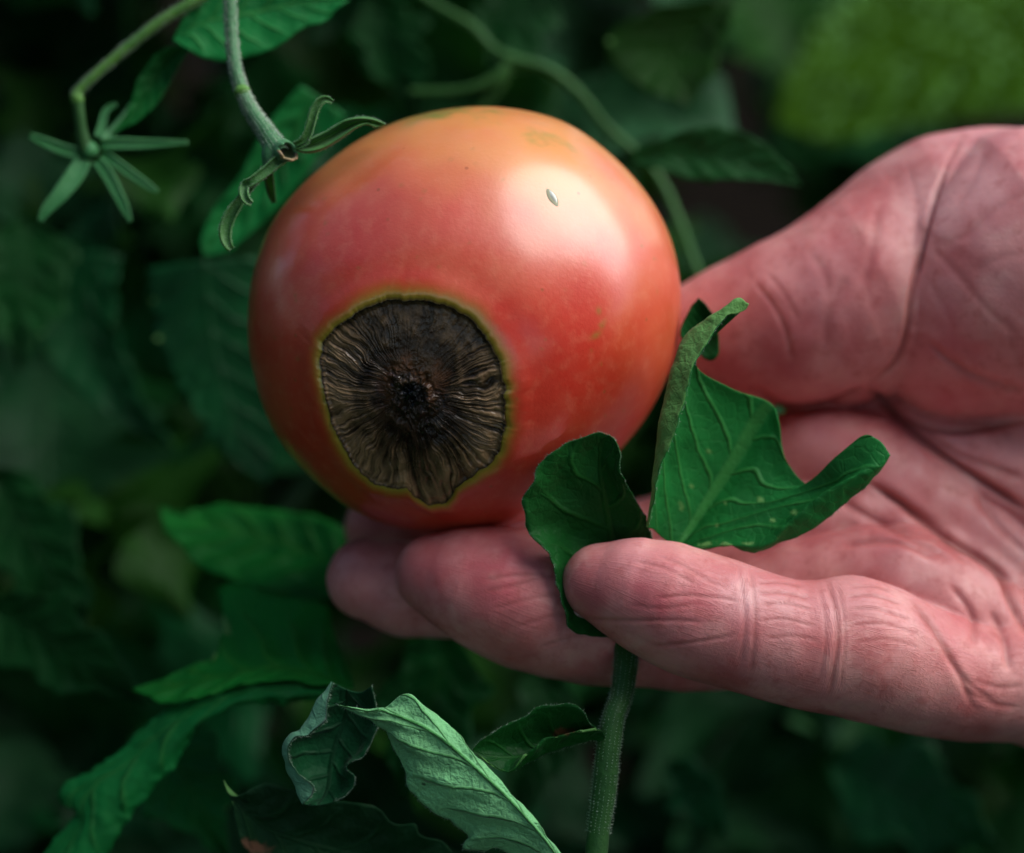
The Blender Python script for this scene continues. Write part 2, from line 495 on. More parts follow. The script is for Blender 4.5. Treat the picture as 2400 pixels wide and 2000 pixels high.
def tom_dir(px, py):
    """unit direction of the tomato's front surface seen at a photo pixel"""
    u = np.array([0, 0, -1.0]); 
    for _ in range(25):
        p = tom_surf(u[None])[0]
        X, Y = to_img(p[None])
        e = np.array([px - X[0], -(py - Y[0])]) / RM
        u[:2] += e * .8
        q = np.hypot(u[0], u[1])
        if q > .995: u[:2] *= .995 / q
        u[2] = -math.sqrt(max(0, 1 - u[0] ** 2 - u[1] ** 2))
    return u
n0 = tom_dir(835 * 8 / 7, 815 * 8 / 7)
e1 = np.cross([0, 1.0, 0], n0); e1 /= np.linalg.norm(e1); e1 = -e1 if e1[0] < 0 else e1
e2 = np.cross(e1, n0); e2 = e2 if e2[1] > 0 else -e2
rb = [(830, 615), (875, 618), (925, 632), (965, 655), (995, 690), (1018, 735), (1033, 785), (1033, 830), (1034, 870), (1028, 905), (1012, 940), (985, 962),
      (960, 982), (935, 1000), (915, 1028), (880, 1036), (850, 1018), (835, 1000), (800, 1000), (770, 992), (740, 965), (712, 930), (692, 890), (678, 850), (668, 810),
      (660, 765), (657, 735), (664, 705), (690, 672), (725, 648), (770, 622)]
ra, rbv = [], []
for x, y in rb:
    q = tom_dir(x * 8 / 7, y * 8 / 7)
    ra.append(math.acos(np.clip(q @ n0, -1, 1))); rbv.append(math.atan2(q @ e2, q @ e1))
ra, rbv = np.array(ra), np.array(rbv); o_ = np.argsort(rbv); ra, rbv = ra[o_], rbv[o_]
def a_rot(b):
    b = (b + np.pi) % (2 * np.pi) - np.pi
    a = np.interp(b, np.concatenate([rbv - 2 * np.pi, rbv, rbv + 2 * np.pi]), np.tile(ra, 3))
    return a * (1 + .016 * vnoise(np.stack([np.cos(b) * 12, np.sin(b) * 12, 0 * b], -1)) + .006 * vnoise(np.stack([np.cos(b) * 45, np.sin(b) * 45, 0 * b + 3], -1)))
def dirs(a, b):
    return np.cos(a)[..., None] * n0 + np.sin(a)[..., None] * (np.cos(b)[..., None] * e1 + np.sin(b)[..., None] * e2)

tom = thing('tomato', 'large pink and orange tomato with a black rotten end, held by the hand', 'tomato', TC - np.array([0, 490, 0]))
NB, NA = 420, 240
bb = np.linspace(0, 2 * np.pi, NB, endpoint=False)
tt = np.linspace(0, 1, NA) ** 1.35
B, T = np.meshgrid(bb, tt, indexing='ij')
AR = a_rot(B)
A = AR + (np.pi - 1e-3 - AR) * T
U = dirs(A, B)
Sf = tom_surf(U)
arc = (A - AR) * 470
Sf = Sf + U * (-5 * np.exp(-(arc / 8) ** 2) + 5 * np.exp(-((arc - 30) / 30) ** 2))[..., None]
ix, iy = to_img(Sf.reshape(-1, 3)); ix = ix.reshape(arc.shape) * 7 / 8; iy = iy.reshape(arc.shape) * 7 / 8
front = U[..., 2] < .2
halo = np.exp(-(arc / (21 + 6 * vnoise(np.stack([np.cos(B) * 3, np.sin(B) * 3, 0 * B], -1)))) ** 2)
nz = fbm(U * 3 + 5, 3)
rip = smooth(.36, 1.02, U[..., 1] + .30 * np.maximum(U[..., 0], 0) * (U[..., 1] > -.2) + .16 * nz + .25 * np.maximum(U[..., 2], 0))
rip = np.maximum(rip, .25 * smooth(.55, .95, U[..., 0] + .1 * nz) * smooth(-.7, -.1, U[..., 1]))
pink = np.clip(.36 * smooth(-.1, .5, U[..., 1] + .35 * nz) * (1 - rip) + .12 * smooth(.1, .6, fbm(U * 4 + 9, 2)), 0, 1)
def spot(x, y, rx, ry, ang=0):
    c, s = math.cos(ang), math.sin(ang)
    dx, dy = ix - x, iy - y
    return np.exp(-(((dx * c + dy * s) / rx) ** 2 + ((-dx * s + dy * c) / ry) ** 2)) * (U[..., 2] < 0)
dots = 0
for k in range(60):
    dots = dots + rng.uniform(.4, .85) * spot(rng.uniform(560, 1380), rng.uniform(260, 900), *rng.uniform(2.2, 4.5, 2))
pink = np.clip(pink + .06 * vnoise(np.stack([np.cos(B) * 22, np.sin(B) * 22, A * 1.4], -1)) * smooth(.05, .3, A - AR), 0, 1)
blem = np.clip(dots + spot(1228, 638, 5, 8) + spot(1222, 688, 12, 6, -.6) + .7 * spot(1237, 665, 5, 12, .4) + .6 * spot(563, 693, 4, 3) + .5 * spot(823, 380, 5, 4) + .4 * spot(1118, 405, 14, 22, -.3), 0, 1)
mk('skin', Sf.reshape(-1, 3), grid_faces(NB, NA, True)[:, ::-1], M['tomato'], tom, attrs={'halo': halo.ravel(), 'ripeness': rip.ravel(), 'pink': pink.ravel(), 'blemish': blem.ravel()})
# rotten patch: shrunken leathery disc with radial folds
NB, NR = 900, 120
bb = np.linspace(0, 2 * np.pi, NB, endpoint=False)
tt = np.linspace(0.002, 1.004, NR)
B, T = np.meshgrid(bb, tt, indexing='ij')
A = a_rot(B) * T
U = dirs(A, B)
Sf = tom_surf(U)
cb, sb = np.cos(B), np.sin(B)
warp = .055 * fbm(np.stack([cb * T * 4, sb * T * 4, 0 * T + 2], -1), 3)
def fold(f, seed, w=1.0):
    bw = B + warp * w
    q = np.stack([np.cos(bw) * f, np.sin(bw) * f, T * 1.7 + seed], -1)
    return 1 - np.abs(vnoise(q)) * 2
lowsec = smooth(.35, -.35, sb + .35 * np.abs(cb) * -1 + .05)          # folds strongest at the sides and below
upsec = smooth(.25, .85, sb + .2 * cb)
wr = .55 * fold(24, 1) + .45 * fold(48, 7, 1.5)
amp = smooth(.22, .5, T) * (1 - .88 * upsec) * (1 - .55 * smooth(.93, 1.0, T))
crumple = fbm(np.stack([cb * T * 9, sb * T * 9, 0 * T], -1), 4)
scab = smooth(.40, .12, T + .09 * fbm(np.stack([cb * T * 6, sb * T * 6, 0 * T + 9], -1), 3))
h = -10 - 20 * (1 - T ** 2) + amp * 7.5 * wr + 3.0 * crumple * (1 - .6 * upsec) + scab * (4 + 9 * fbm(np.stack([cb * T * 16, sb * T * 16, 0 * T + 4], -1), 3))
h += 9 * np.exp(-((T - 1) / .02) ** 2) + 6 * np.exp(-((T - .95) / .05) ** 2) * smooth(-.6, -.95, sb)
Sf = Sf + U * h[..., None]
tan = np.clip((.10 + .80 * smooth(.40, 1.0, T) * smooth(-.1, .8, wr)) * (1 - .75 * upsec) * smooth(.28, .6, T) + .16 * crumple, 0, 1)
tan = np.maximum(tan, .6 * smooth(.90, .99, T) * smooth(-.4, .4, vnoise(np.stack([cb * 9, sb * 9, T * 0], -1)) - upsec))
edge = np.exp(-((T - .995) / .012) ** 2)
blk = np.clip(np.maximum(edge * .8, smooth(.15, .05, np.hypot(T * cb - .02, T * sb - .02))) + .35 * smooth(.45, .2, np.hypot(T * cb - .05, (T * sb + .22) * 1.1)), 0, 1)
rust = smooth(.10, .26, T) * smooth(.50, .34, T + .08 * crumple) * (1 - .7 * smooth(.2, .8, -sb))
rust = np.clip(rust + .9 * smooth(.82, .95, T) * np.exp(-((B - 1.60 * np.pi) / .35) ** 2), 0, 1)
mk('rot_patch', Sf.reshape(-1, 3), grid_faces(NB, NR, True)[:, ::-1], M['rot'], tom, attrs={'tan': tan.ravel(), 'black': blk.ravel(), 'rust': rust.ravel()})
# small healed cuts in the skin
def scar(name, x, y, rx, ry, ang, mat, lift, parent):
    u0 = tom_dir(x * 8 / 7, y * 8 / 7)
    t1 = np.cross([0, 1.0, 0], u0); t1 /= np.linalg.norm(t1); t1 = -t1 if t1[0] < 0 else t1
    t2 = np.cross(t1, u0); t2 = t2 if t2[1] > 0 else -t2
    c, s = math.cos(ang), math.sin(ang)
    b = np.linspace(0, 2 * np.pi, 28, endpoint=False); r = np.linspace(0.01, 1, 7)
    Bq, Rq = np.meshgrid(b, r, indexing='ij')
    X = Rq * np.cos(Bq) * rx * 8 / 7 * (1 - .35 * np.abs(np.sin(Bq)) ** 2); Y = Rq * np.sin(Bq) * ry * 8 / 7
    Xr, Yr = X * c - Y * s, X * s + Y * c
    u = u0 + (Xr[..., None] * t1 + Yr[..., None] * t2) / 500
    u /= np.linalg.norm(u, axis=-1, keepdims=True)
    p = tom_surf(u) + u * (lift * (1 - Rq ** 2) - 1.0 * Rq ** 4 + .5)[..., None]
    return mk(name, p.reshape(-1, 3), grid_faces(28, 7, True)[:, ::-1], mat, parent)
scar('scar', 1133, 405, 11, 23, .28, M['scar_rim'], 2.0, tom)
scar('scar_tissue', 1134, 404, 6.5, 17, .28, M['scar_white'], 5.5, tom)

# ------------------------------------------------------------------ hand: one continuous surface
def chain(*nodes):
    return np.array([list(vw(x, y, d)) + [r * 8 / 7 * (1 + d / DP)] for x, y, d, r in nodes])
PINKY = chain((1232, 1195, 152, 79), (1325, 1219, 135, 114), (1430, 1262, 135, 126), (1530, 1292, 140, 123), (1640, 1324, 155, 123), (1755, 1328, 200, 141), (1870, 1370, 270, 128), (2010, 1400, 340, 118), (2200, 1385, 420, 130))
RING = chain((893, 1178, 315, 84), (972, 1198, 302, 116), (1075, 1230, 305, 138), (1190, 1274, 335, 123), (1340, 1300, 395, 106), (1475, 1308, 415, 103), (1615, 1222, 450, 95), (1740, 1185, 440, 92), (1850, 1195, 425, 112), (1960, 1275, 440, 128), (2070, 1370, 470, 132), (2220, 1420, 520, 140))
MIDDLE = chain((752, 1188, 510, 84), (840, 1208, 515, 95), (960, 1212, 540, 95), (1150, 1222, 580, 98), (1400, 1200, 640, 98), (1570, 1140, 610, 100), (1720, 1075, 590, 100), (1850, 1110, 555, 90), (1990, 1190, 545, 88), (2120, 1290, 545, 96), (2260, 1350, 560, 110))
INDEX = chain((775, 1082, 850, 69), (860, 1108, 850, 84), (1100, 1150, 840, 94), (1400, 1110, 800, 104), (1570, 1000, 740, 105), (1670, 928, 690, 110), (1790, 985, 625, 120), (1930, 1070, 600, 104), (2080, 1165, 590, 95), (2240, 1260, 600, 110))
THUMB = chain((1420, 682, 700, 92), (1520, 678, 680, 136), (1620, 664, 655, 168), (1715, 640, 640, 186), (1800, 602, 640, 206))
THENAR = chain((1962, 688, 612, 172), (2085, 566, 625, 286), (2330, 600, 640, 300))
PALM = chain((1800, 850, 720, 80), (1880, 890, 680, 85), (2010, 955, 640, 98), (2220, 1050, 620, 130))
FILL = [chain((1790, 585, 730, 186), (1960, 510, 720, 232), (2150, 470, 700, 200)), chain((1760, 840, 780, 100), (1900, 900, 760, 120), (2250, 980, 760, 240)),
        chain((1850, 1130, 780, 150), (2150, 1120, 800, 230), (2450, 1000, 780, 330)), chain((2150, 1330, 560, 160), (2450, 1200, 650, 260))]
ARM = chain((2400, 900, 760, 330), (2800, 830, 800, 260), (3150, 800, 830, 270))
chains = [PINKY, RING, MIDDLE, INDEX, THUMB, THENAR, PALM] + FILL + [ARM]
kin = [26, 26, 26, 26, 34, 40, 30, 40, 40, 40, 40, 40]
order = [7, 4, 11, 8, 9, 10, 6, 3, 2, 1, 0, 5]
kout = [8, 7, 9, 12, 55, 8, 12, 10, 12, 30, 30, 60]
HV = 5.0
allp = np.vstack(chains)
lo = (allp[:, :3] - allp[:, 3:]).min(0) - 30; hi = (allp[:, :3] + allp[:, 3:]).max(0) + 30
dims = np.ceil((hi - lo) / HV).astype(int) + 1
FLD = np.full(dims, 200.0, np.float32)
def smin(a, b, k):
    h = np.maximum(k - np.abs(a - b), 0) / k
    return np.minimum(a, b) - h * h * k * .25
def seg_sdf(X, Y, Z, a, b):
    ba = b[:3] - a[:3]
    L2 = ba @ ba
    t = np.clip(((X - a[0]) * ba[0] + (Y - a[1]) * ba[1] + (Z - a[2]) * ba[2]) / L2, 0, 1)
    return np.sqrt((X - a[0] - t * ba[0]) ** 2 + (Y - a[1] - t * ba[1]) ** 2 + (Z - a[2] - t * ba[2]) ** 2) - (a[3] + t * (b[3] - a[3]))
for oi in order:
    ch, k1, k2 = chains[oi], kin[oi], kout[oi]
    n_ = max(2, (len(ch) - 1) * 2 + 1)
    cc = catmull(ch, n_) if len(ch) > 2 else ch
    clo = (cc[:, :3] - cc[:, 3:]).min(0) - 45; chi = (cc[:, :3] + cc[:, 3:]).max(0) + 45
    cf = np.full(dims, 0, np.uint8) if False else None
    i0 = np.maximum(0, ((clo - lo) / HV).astype(int)); i1 = np.minimum(dims, ((chi - lo) / HV).astype(int) + 2)
    sub = np.full(i1 - i0, 200.0, np.float32)
    for a, b in zip(cc[:-1], cc[1:]):
        sl = np.minimum(a[:3] - a[3], b[:3] - b[3]) - 45; sh = np.maximum(a[:3] + a[3], b[:3] + b[3]) + 45
        j0 = np.maximum(i0, ((sl - lo) / HV).astype(int)); j1 = np.minimum(i1, ((sh - lo) / HV).astype(int) + 2)
        ax = [(lo[q] + HV * np.arange(j0[q], j1[q])).astype(np.float32) for q in range(3)]
        d_ = seg_sdf(ax[0][:, None, None], ax[1][None, :, None], ax[2][None, None, :], a.astype(np.float32), b.astype(np.float32))
        s_ = tuple(slice(j0[q] - i0[q], j1[q] - i0[q]) for q in range(3))
        sub[s_] = smin(sub[s_], d_, k1)
    s_ = tuple(slice(i0[q], i1[q]) for q in range(3))
    FLD[s_] = smin(FLD[s_], sub, k2)

def surface_nets(F, org, h):
    ins = F < 0
    c = [slice(0, -1), slice(1, None)]
    cnt = sum(ins[c[a], c[b], c[d]].astype(np.uint8) for a in (0, 1) for b in (0, 1) for d in (0, 1))
    act = np.argwhere((cnt > 0) & (cnt < 8))
    n = len(act)
    idx = np.full(np.array(F.shape) - 1, -1, np.int64)
    idx[act[:, 0], act[:, 1], act[:, 2]] = np.arange(n)
    acc = np.zeros((n, 3)); num = np.zeros(n)
    for ax in range(3):
        o1, o2 = [q for q in range(3) if q != ax]
        for p in (0, 1):
            for q in (0, 1):
                s = act.copy(); s[:, o1] += p; s[:, o2] += q
                e = s.copy(); e[:, ax] += 1
                a = F[s[:, 0], s[:, 1], s[:, 2]]; b = F[e[:, 0], e[:, 1], e[:, 2]]
                m = (a < 0) != (b < 0)
                t = np.where(m, a / (a - b + 1e-12), 0)
                pos = s.astype(float); pos[:, ax] += t
                acc[m] += pos[m]; num[m] += 1
    V = org + h * acc / num[:, None]
    faces = []
    for ax in range(3):
        o1, o2 = (ax + 1) % 3, (ax + 2) % 3
        s0 = [slice(None)] * 3; s1 = [slice(None)] * 3
        s0[ax] = slice(0, -1); s1[ax] = slice(1, None)
        a, b = ins[tuple(s0)], ins[tuple(s1)]
        E = np.argwhere(a != b)
        E = E[(E[:, o1] > 0) & (E[:, o2] > 0) & (E[:, o1] < F.shape[o1] - 1) & (E[:, o2] < F.shape[o2] - 1)]
        q = []
        for p1, p2 in ((-1, -1), (0, -1), (0, 0), (-1, 0)):
            g = E.copy(); g[:, o1] += p1; g[:, o2] += p2
            q.append(idx[g[:, 0], g[:, 1], g[:, 2]])
        q = np.stack(q, 1)
        fl = ~a[E[:, 0], E[:, 1], E[:, 2]]
        q[fl] = q[fl][:, ::-1]
        faces.append(q)
    return V, np.vstack(faces)
HVt, HF = surface_nets(FLD, lo, HV)
del FLD
def relax(V, F, it=2, lam=.5):
    for _ in range(it):
        S = np.zeros_like(V); C = np.zeros(len(V))
        for k in range(4):
            a, b = F[:, k], F[:, (k + 1) % 4]
            np.add.at(S, a, V[b]); np.add.at(C, a, 1)
        V = V + lam * (S / np.maximum(C, 1)[:, None] - V)
    return V
HVt = relax(HVt, HF, 2)
HN = vert_normals(HVt, HF)
hx, hy = to_img(HVt); hx *= 7 / 8; hy *= 7 / 8
# which finger each point belongs to, and its place along and around it
along = np.zeros(len(HVt)); around = np.zeros(len(HVt)); best = np.full(len(HVt), 1e9); chain_id = np.zeros(len(HVt), int)
for ci, ch in enumerate(chains):
    L = 0
    for a, b in zip(ch[:-1], ch[1:]):
        ba = b[:3] - a[:3]; l_ = np.linalg.norm(ba)
        t = np.clip((HVt - a[:3]) @ ba / l_ ** 2, 0, 1)
        q = a[:3] + t[:, None] * ba
        d_ = np.linalg.norm(HVt - q, axis=1) - (a[3] + t * (b[3] - a[3]))
        m = d_ < best
        e_ = HVt - q
        ax = ba / l_; A1 = np.cross(ax, [0, 0, 1.0]); A1 /= np.linalg.norm(A1) + 1e-9; A2 = np.cross(ax, A1)
        ang = np.arctan2(e_ @ A2, e_ @ A1)
        along[m] = L + t[m] * l_ + ci * 900; around[m] = ang[m] * 110; best[m] = d_[m]; chain_id[m] = ci
        L += l_
face_cam = HN[:, 2] < .25
crease = np.zeros(len(HVt)); disp = np.zeros(len(HVt))
def pl_dist(poly):
    d = np.full(len(HVt), 1e9); P = catmull(np.array(poly, float), max(8, len(poly) * 6)) if len(poly) > 2 else np.array(poly, float)
    tpar = np.zeros(len(HVt)); n = len(P) - 1
    for i in range(n):
        a, b = P[i], P[i + 1]; ba = b - a
        t = np.clip(((hx - a[0]) * ba[0] + (hy - a[1]) * ba[1]) / (ba @ ba + 1e-9), 0, 1)
        dd = np.hypot(hx - a[0] - t * ba[0], hy - a[1] - t * ba[1])
        m = dd < d
        d[m] = dd[m]; tpar[m] = (i + t[m]) / n
    return d, tpar
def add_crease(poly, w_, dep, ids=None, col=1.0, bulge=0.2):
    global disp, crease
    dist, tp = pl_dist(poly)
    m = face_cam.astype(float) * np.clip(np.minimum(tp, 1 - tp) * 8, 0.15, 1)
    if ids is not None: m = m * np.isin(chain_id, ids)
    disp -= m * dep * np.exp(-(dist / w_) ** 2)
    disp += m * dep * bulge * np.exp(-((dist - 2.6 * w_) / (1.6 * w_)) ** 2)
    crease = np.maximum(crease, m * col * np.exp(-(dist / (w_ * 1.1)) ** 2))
CR = [  # (path in view pixels, half width, depth, fingers)
    ([(1512, 1158), (1523, 1215), (1527, 1290), (1516, 1370)], 6, 2.0, [0], .2), ([(1538, 1165), (1548, 1230), (1548, 1300), (1540, 1390)], 5, 1.6, [0], .5),
    ([(1675, 1190), (1690, 1250), (1693, 1320), (1678, 1400)], 5, 1.5, [0], .3), ([(1694, 1185), (1714, 1250), (1718, 1320), (1700, 1430)], 6, 2.2, [0], .7),
    ([(1715, 1190), (1730, 1260), (1732, 1330), (1722, 1420)], 4, 1.6, [0], .4),
    ([(1872, 1236), (1915, 1290), (1960, 1370), (1995, 1450)], 7, 3.5, None, .8), ([(1930, 1330), (1985, 1400), (2040, 1440)], 6, 2, None, .5),
    ([(1990, 1395), (2050, 1410), (2100, 1405)], 5, 1.5, None, .4), ([(1985, 1420), (2040, 1445), (2090, 1450)], 5, 1.5, None, .4),
    ([(1195, 1268), (1280, 1274), (1380, 1272), (1455, 1277)], 4, 2.4, [0], .5), ([(1340, 1228), (1400, 1222), (1460, 1225), (1520, 1235)], 4, 2.2, [0], .4),
    ([(1290, 1240), (1350, 1248), (1430, 1240)], 3.5, 1.8, [0], .4), ([(1330, 1325), (1400, 1320), (1480, 1308), (1515, 1300)], 4, 2.2, [0], .4),
    ([(1350, 1140), (1400, 1160), (1450, 1190), (1490, 1205)], 4, 1.8, [0], .3), ([(1300, 1150), (1360, 1165), (1430, 1200)], 4, 1.5, [0], .3),
    ([(1550, 1218), (1600, 1215), (1660, 1228)], 4, 2.5, [0], .6), ([(1560, 1240), (1610, 1238), (1665, 1250)], 4, 2.2, [0], .5), ([(1555, 1275), (1610, 1270), (1670, 1285)], 4, 2, [0], .4),
    ([(1548, 1195), (1600, 1195), (1650, 1205)], 4, 2.2, [0], .5), ([(1570, 1310), (1630, 1305), (1680, 1315)], 4, 1.6, [0], .4),
    ([(1735, 1225), (1790, 1222), (1850, 1240)], 4, 2.6, [0], .6), ([(1745, 1250), (1800, 1250), (1870, 1272)], 4, 2.4, [0], .5), ([(1740, 1285), (1810, 1280), (1880, 1300)], 4, 2, [0], .4),
    ([(1740, 1205), (1790, 1203), (1830, 1215)], 4, 2.2, [0], .5), ([(1750, 1320), (1820, 1312), (1890, 1330)], 4, 1.6, [0], .3),
    ([(990, 1190), (1060, 1180), (1130, 1178)], 5, 2.5, [1], .4), ([(990, 1215), (1060, 1200), (1110, 1185), (1160, 1180)], 5, 2.4, [1], .4), ([(1010, 1250), (1090, 1228), (1170, 1215), (1230, 1210)], 5, 2.2, [1], .35),
    ([(1050, 1290), (1130, 1265), (1220, 1250)], 5, 2, [1], .3), ([(1100, 1330), (1180, 1305), (1250, 1290)], 5, 2, [1], .3),
    ([(1790, 800), (1850, 865), (1920, 925), (2010, 985), (2110, 1050)], 8, 14, None, 1.0), ([(1770, 985), (1850, 1035), (1950, 1110), (2040, 1165), (2075, 1230), (2110, 1310)], 8, 14, None, 1.0),
    ([(1880, 870), (1960, 930), (2040, 960), (2110, 985)], 8, 6, None, .5), ([(1700, 1010), (1780, 1060), (1880, 1110), (1960, 1150)], 9, 7, None, .5),
    ([(1830, 1080), (1920, 1110), (1990, 1160)], 7, 5, None, .4), ([(1720, 1120), (1780, 1110), (1850, 1115), (1930, 1150)], 8, 6, None, .5),
    ([(1545, 575), (1585, 625), (1612, 680), (1625, 740)], 7, 3, [4], .6), ([(1570, 560), (1600, 590), (1640, 660)], 6, 1.5, [4], .3),
    ([(1660, 520), (1690, 560), (1700, 620)], 12, 2, [4], .2), ([(1740, 560), (1700, 640), (1690, 720)], 14, 2.5, [4], .3), ([(1800, 420), (1790, 500), (1770, 590)], 12, 2.5, [4], .2),
    ([(1860, 330), (1880, 420), (1870, 520)], 7, 4, None, .3),
    ([(1975, 320), (1930, 400), (1900, 470)], 8, 6, None, .5), ([(2100, 395), (2040, 430), (1985, 480), (1940, 500)], 8, 7, None, .7), ([(1905, 500), (1960, 560), (2030, 640), (2100, 700)], 8, 6, None, .5),
    ([(2020, 310), (1990, 380), (1960, 430)], 7, 4, None, .4), ([(1890, 560), (1930, 620), (1960, 690)], 8, 4, None, .4), ([(1990, 560), (2050, 530), (2110, 520)], 8, 4, None, .4),
    ([(1900, 700), (1980, 760), (2060, 790), (2110, 800)], 8, 4, None, .4), ([(2060, 640), (2080, 720), (2110, 780)], 7, 4, None, .3), ([(2050, 330), (2080, 300), (2110, 285)], 7, 4, None, .3),
    ([(2000, 1010), (2050, 1080), (2110, 1140)], 8, 5, None, .4), ([(1950, 1200), (1990, 1260), (2000, 1330)], 8, 5, None, .4), ([(2030, 1250), (2060, 1320), (2070, 1380)], 8, 5, None, .4),
]
for c_ in CR:
    soft_ = c_[3] is None and min(p[0] for p in c_[0]) > 1840 and min(p[1] for p in c_[0]) < 700      # fine lines on the ball of the thumb
    add_crease(c_[0], c_[1] * (1.0 if soft_ else .8 if c_[3] else 1), c_[2] * (.22 if soft_ else .55 if c_[3] == [1] else .75 if c_[3] else 1), c_[3], c_[4] * (.32 if soft_ else 1), .15 if c_[3] else .2)
add_crease([(1940, 345), (1912, 420), (1891, 510), (1870, 600), (1858, 690), (1838, 745), (1785, 790)], 6, 10, None, .8, 0)
add_crease([(1975, 280), (1945, 335), (1912, 420)], 6, 2.5, None, .5, 0)
add_crease([(1765, 800), (1805, 815), (1850, 860), (1950, 886), (2110, 862)], 7, 9, None, .9, 0)
add_crease([(1545, 795), (1610, 838), (1690, 832), (1780, 795)], 8, 12, None, .8, .1)
flush = np.zeros(len(HVt)); pale = np.zeros(len(HVt))
for x, y, r, a in ((1020, 1160, 110, .9), (900, 1180, 70, .35), (1340, 1215, 90, .75), (1210, 1230, 60, .5), (1420, 1250, 90, .6), (1480, 1290, 80, .5), (770, 1200, 80, .4), (1680, 640, 130, .45), (1560, 760, 120, .4),
                   (1940, 690, 90, .6), (1720, 880, 110, .45), (1850, 960, 110, .4), (1960, 840, 120, .55), (1790, 1150, 70, .5), (1960, 1290, 90, .45), (1500, 640, 80, .35), (1980, 1080, 80, .4), (1620, 1160, 70, .4), (2040, 930, 60, .3), (1912, 1332, 5, 1.6)):
    flush = np.maximum(flush, a * np.exp(-((hx - x) ** 2 + (hy - y) ** 2) / r ** 2))
for x, y, r, a in ((1530, 1230, 55, .8), (1610, 1240, 70, .5), (1700, 1240, 50, .5), (1930, 420, 70, .8), (2010, 380, 90, .7), (1930, 600, 60, .7), (2060, 560, 80, .5), (1680, 590, 70, .4), (1980, 900, 60, .6), (2080, 900, 60, .6), (1860, 1190, 60, .6),
                   (1930, 880, 60, .5), (2080, 1130, 80, .5), (1290, 1130, 70, .4), (2040, 480, 70, .5), (1760, 1210, 60, .4), (1900, 1260, 50, .4), (1660, 910, 60, .4)):
    pale = np.maximum(pale, a * np.exp(-((hx - x) ** 2 + (hy - y) ** 2) / r ** 2))  # pale skin, and bright sheen spots painted in as paler skin
nzv = fbm(HVt / 60.0, 3)
flush = np.clip(flush * (1 + .5 * nzv), 0, 1)
fine = np.where(chain_id == 0, 1.0, np.where(chain_id == 1, .5, .15))
joint = np.clip(sum(np.exp(-((hx - x) / 26) ** 2) * (chain_id == 0) for x in (1528, 1705)), 0, 1)
HVt = HVt + HN * (disp * 8 / 7 + 2.2 * fbm(HVt / 90.0, 2))[:, None]
hand = thing('hand', 'bare right hand coming from the right edge, palm open, fingers cupped under the tomato', 'hand', pt(2300, 1700, 500))
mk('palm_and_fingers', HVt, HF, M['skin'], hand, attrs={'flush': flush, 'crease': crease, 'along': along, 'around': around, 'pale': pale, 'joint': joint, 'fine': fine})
# edge of the little finger's nail, seen from below
nc = catmull(np.array([z5(1272, 490, 172), z5(1296, 522, 150), z5(1330, 545, 142), z5(1365, 556, 142), z5(1400, 560, 148)]), 18)
off = np.array([-4, -7, 22.0])
ng = np.stack([nc, nc + off * .5 + np.array([0, -2.0, 0]), nc + off + np.array([30, 0, 70.0]) * np.linspace(1, .8, 18)[:, None]], 0)
ng2 = ng + np.array([2, 5, 5.0])
NV = np.vstack([ng.reshape(-1, 3), ng2.reshape(-1, 3)])
gf = grid_faces(3, 18)
rim = np.arange(17)
NF = np.vstack([gf, gf[:, ::-1] + 54, np.stack([rim, rim + 1, rim + 55, rim + 54], 1)])
mk('fingernail', NV, NF, M['nail'], hand)

